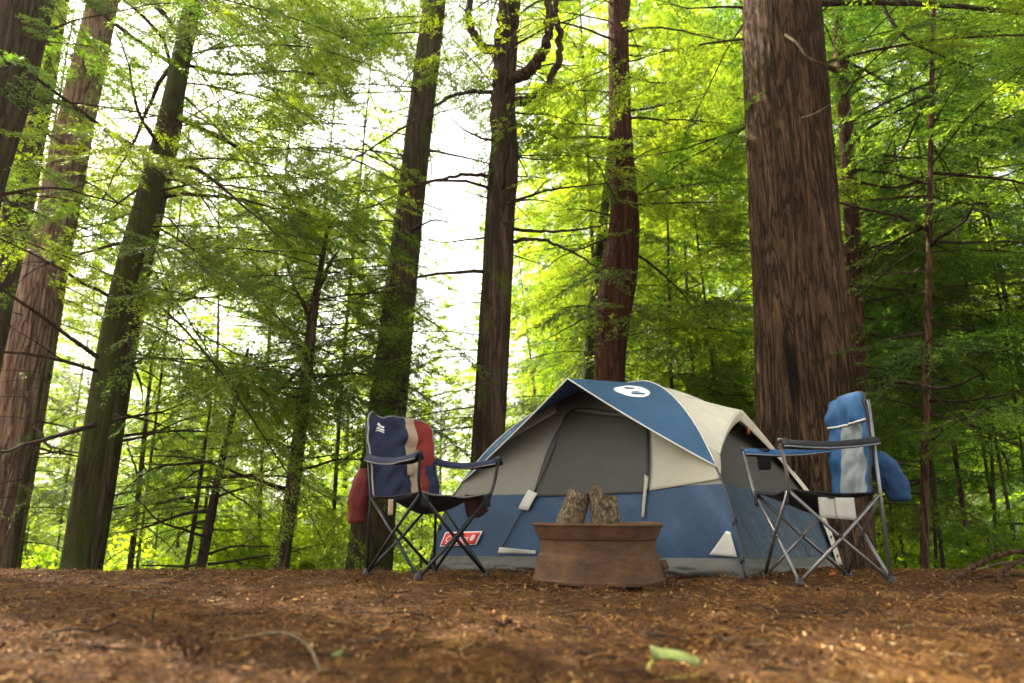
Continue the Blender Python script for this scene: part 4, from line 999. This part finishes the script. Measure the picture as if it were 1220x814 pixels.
cl2 = np.array([noise.noise((a * 2.3, b * 2.3, 21)) + .5 * noise.noise((a * 7, b * 7, 2)) for a, b in zip(x, y)])
tn = np.clip(r.beta(1.3, 2.6, n) + .03 + .30 * cl2, 0, 1)
mesh('bark_chip_litter', VV, (np.arange(n) * 4)[:, None] + np.arange(4)[None], M['litter'], None, None, False, None, np.repeat(tn, 4))['kind'] = 'stuff'

r, x, y = scatter(1500, 33, 1.0); z = ground_z(x, y); n = len(x)     # larger flakes of bark and dead leaf
for nm, mm_, kk in (('bark_flake_litter', 'redwood', 0), ('dead_leaf_litter', 'litter', 1)):
    VV, FF, TN = [], [], []
    for i in range(kk, n, 2):
        a = r.uniform(0, 6.28); L_ = r.uniform(.012, .034); W_2 = L_ * r.uniform(.25, .6); cu = r.uniform(-.5, .9); tl = r.uniform(-.3, .5); o_ = len(VV); tv = r.uniform(.2, .95)
        for k1 in range(4):
            for k2 in range(3):
                q1, q2 = k1 / 3 - .5, k2 / 2 - .5; wd = W_2 * (1 - .7 * abs(2 * q1) ** 2)
                dx, dy = q1 * L_, q2 * wd
                VV.append((x[i] + dx * math.cos(a) - dy * math.sin(a), y[i] + dx * math.sin(a) + dy * math.cos(a), z[i] + .008 + cu * (q1 * q1) * L_ * 1.4 + tl * dx + cu * (2 * q2) ** 2 * wd * .25)); TN.append(tv)
        FF += [(o_ + p1 * 3 + p2, o_ + p1 * 3 + p2 + 1, o_ + p1 * 3 + p2 + 4, o_ + p1 * 3 + p2 + 3) for p1 in range(3) for p2 in range(2)]
    mesh(nm, VV, np.array(FF), M[mm_], None, None, True, None, TN)['kind'] = 'stuff'
def on_ground(px, py, up=.0):
    p = atZ(px, py); p.z = float(ground_z([p.x], [p.y])[0]) + up; return p
def stick(name, label, pix, r0, r1, mat, cat='twig', group=None, ups=None, seed=1):
    pts = [on_ground(a, b, (ups[i] if ups else r0)) for i, (a, b) in enumerate(pix)]
    q = crom(pts, 6); m = len(q)
    q = [p + Vector((noise.noise((i * .7, seed, 0)), noise.noise((i * .7, seed, 4)), .6 * noise.noise((i * .7, seed, 8)))) * r0 * .9 for i, p in enumerate(q)]
    v, f = tube(q, [(r0 + (r1 - r0) * i / (m - 1)) * (1 + .18 * noise.noise((i * .9, seed, 2))) for i in range(m)], 8)
    o = mesh(name, v, f, mat); c = Vector(q[m // 2]); o.data.transform(Matrix.Translation(-c)); o.location = c
    return tag(o, label, cat, group)
stick('fallen_twig', 'long pale curved twig hooking down at the lower left of the forest floor', [(232, 768), (285, 766), (335, 767), (366, 778), (381, 803)], .0055, .0045, M['dead'], ups=[.004, .01, .016, .016, .01])
stick('fallen_twig', 'straight dark brown twig lying crosswise in front of the slim forked tree', [(225, 744), (270, 741), (320, 738)], .006, .003, M['twig'], ups=[.01, .014, .012])
stick('fallen_twig', 'thin dark twig lying on the litter near the lower left edge', [(52, 742), (95, 744), (135, 745)], .006, .004, M['twig'])
stick('upright_twig', 'short pale stub of twig poking straight up from the litter at lower left', [(180, 752), (180, 750), (181, 749)], .004, .003, M['litter'], ups=[-.01, .02, .055])
stick('fallen_twig', 'small tan twig curled on the litter in front of the navy chair', [(596, 735), (606, 728), (612, 722)], .003, .002, M['dead'], ups=[.004, .012, .008])
stick('fallen_twig', 'bent red-brown twig on the litter near the bottom left corner', [(60, 766), (90, 770), (124, 774)], .006, .004, M['redwood'])
# pile of broken branches at the right edge
for lab, pix, ups, r0 in (('thick red-brown branch reaching up to the right on the pile at the right edge', [(1128, 697), (1160, 692), (1195, 690), (1235, 688)], [.01, .05, .10, .13], .018),
                          ('thin branch lying low under the thick one on the right-hand pile', [(1150, 698), (1180, 694), (1240, 693)], [.01, .02, .02], .010),
                          ('dark forked branch propped steeply on the right-hand pile', [(1186, 699), (1205, 695), (1235, 692)], [.008, .06, .12], .014),
                          ('crooked pale branch at the back of the right-hand pile', [(1165, 690), (1200, 689), (1245, 688)], [.02, .06, .04], .009)):
    stick('broken_branch', lab, pix, r0, r0 * .7, M['redwood'] if 'pale' not in lab else M['dead'], 'branch', None, ups, r0 * 900)
# loose twigs
for i in range(110):
    y = rs.uniform(1.7, 4.3); x = rs.uniform(-.72, .72) * y; a = rs.uniform(-.5, .5) + (math.pi if rs.random() < .5 else 0); Lh = rs.uniform(.05, .16) if i % 4 else rs.uniform(.16, .30)
    pts = []
    for k in range(5):
        xx = x + math.cos(a) * Lh * (k / 4 - .5); yy = y + math.sin(a) * Lh * (k / 4 - .5)
        pts.append(Vector((xx - x, yy - y + rs.normal(0, .006), float(ground_z([xx], [yy])[0]) + .006 + abs(rs.normal(0, .006)) - gzf(x, y))))
    rr = rs.uniform(.0018, .0038); v, f = tube(crom(pts, 3), rr, 6)
    o = mesh('loose_twig', v, f, M['twig'] if i % 3 else M['dead']); o.location = (x, y, gzf(x, y)); tag(o, 'small brown twig lying loose on the needle litter', 'twig', 'loose twigs on the needle litter')
# green leaf close to the lens
def leafblade(name, label, px, py, L, W, az, mat, up, curl, cat='leaf'):
    c = on_ground(px, py, 0)
    def fn(a, b):
        w = W * math.sin(math.pi * min(1, .04 + .96 * a)) ** .8; th = curl * (a - .3)
        x = math.sin(th) / curl * L if abs(curl) > 1e-3 else (a - .3) * L; z = (1 - math.cos(th)) / curl * L * 1.0
        return Vector((x, (b - .5) * w, up + z + .012 * abs(2 * b - 1) * 1.0))
    v, f = grid(fn, 16, 6); o = mesh(name, v, f, mat, None, thick=.001); o.location = c; o.rotation_euler = (.25, 0, az); return tag(o, label, cat)
gl = NT('fresh leaf'); gl.base(gl.ramp(gl.noise(gl.coords(), 25, 4, .6), [(.3, (.11, .16, .025)), (.7, (.34, .36, .13))]), .5, 0, .4); gl.translucent((.25, .4, .05), .35); M['fresh'] = gl.m
M['stem'] = mat_plain('yellow green stem', (.34, .30, .06), .6)
Yg = 1.80; gc = atY(802, 790, Yg); gc.z = float(ground_z([gc.x], [gc.y])[0])
groot = empty('green_leaf', gc, 0, 'pale green curled leaf with a hooked yellow stem on the litter at the bottom', 'leaf')
up_ = crom([atY(774, 769, Yg - .01), atY(790, 773, Yg + .02), atY(812, 776, Yg + .03), atY(836, 787, Yg + .03)], 6); lo_ = crom([atY(777, 787, Yg - .03), atY(792, 785, Yg - .035), atY(812, 788, Yg - .03), atY(834, 797, Yg - .01)], 6)
def gfn(a, b):
    i = min(int(a * (len(up_) - 1)), len(up_) - 2); q = a * (len(up_) - 1) - i; p = lo_[i].lerp(lo_[i + 1], q).lerp(up_[i].lerp(up_[i + 1], q), b)
    return p + Vector((0, -.012 * math.sin(math.pi * b), .003 * noise.noise((a * 6, b * 3, 4))))
v, f = grid(gfn, 18, 6); mesh('blade', v, f, M['fresh'], groot, gc, thick=.0012)
v, f = tube(crom([atY(779, 787, Yg - .02), atY(773, 794, Yg - .05), atY(776, 802, Yg - .08), atY(790, 809, Yg - .10), atY(815, 807, Yg - .08), atY(842, 804, Yg - .06), atY(880, 811, Yg - .09)], 6), .0042, 8); mesh('stem', v, f, M['stem'], groot, gc)
leafblade('green_leaf', 'tiny green sprout at the lower left beside the hooked pale twig', 398, 788, .03, .02, math.radians(40), M['fresh'], .008, 1.5)
leafblade('orange_leaf', 'small orange leaf on the ground under the blue folding chair', 990, 690, .05, .03, .4, M['orange'], .008, 1.2)
leafblade('red_leaf', 'reddish leaf beside the right foot of the rusty fire ring', 770, 692, .06, .03, -.5, M['orange'], .008, .7)
# dark tuft of dry fronds, out of focus, near the lens
for j, (px, py, nn, hh, lab) in enumerate(((225, 790, 9, .07, 'dry brown fern tuft standing up from the litter near the lens, at left'), (600, 752, 7, .035, 'low dry tuft of curled fronds on the litter at the bottom centre'))):
    c = on_ground(px, py); vs = []
    for i in range(nn):
        a = rs.uniform(0, 6.28); q = [Vector((0, 0, -.01)), Vector((math.cos(a) * hh * .4, math.sin(a) * hh * .4, hh * rs.uniform(.4, .9))), Vector((math.cos(a) * hh * rs.uniform(.7, 1.4), math.sin(a) * hh, hh * rs.uniform(.2, 1.1)))]
        vs.append(tube(crom(q, 5), [.003 * (1 - .8 * i2 / 10) for i2 in range(11)], 5))
        for kk in range(12):
            b = q[1].lerp(q[2], kk / 12); vs.append(tube([b, b + Vector(rs.normal(0, .010, 3)) + Vector((0, 0, -.004))], [.0016, .0005], 4))
    v, f = join(*vs); o = mesh('dry_fern', v, f, M['redwood']); o.location = c; tag(o, lab, 'dry plant')


# ------------------------------------------------------------------ thin haze volume added for lens glow and lifted shadows
hz_ = bpy.data.materials.new('lens glow haze'); hz_.use_nodes = True; hn = hz_.node_tree.nodes; hn.remove(hn['Principled BSDF'])
pv = hn.new('ShaderNodeVolumePrincipled'); pv.inputs['Color'].default_value = (.95, .92, .78, 1); pv.inputs['Density'].default_value = .00045; pv.inputs['Anisotropy'].default_value = .55
hz_.node_tree.links.new(pv.outputs[0], hn['Material Output'].inputs['Volume'])
v, f = box((0, 10, 12.5), 700, 700, 36); o = mesh('haze', v, f, hz_, None, None, False); o['kind'] = 'stuff'
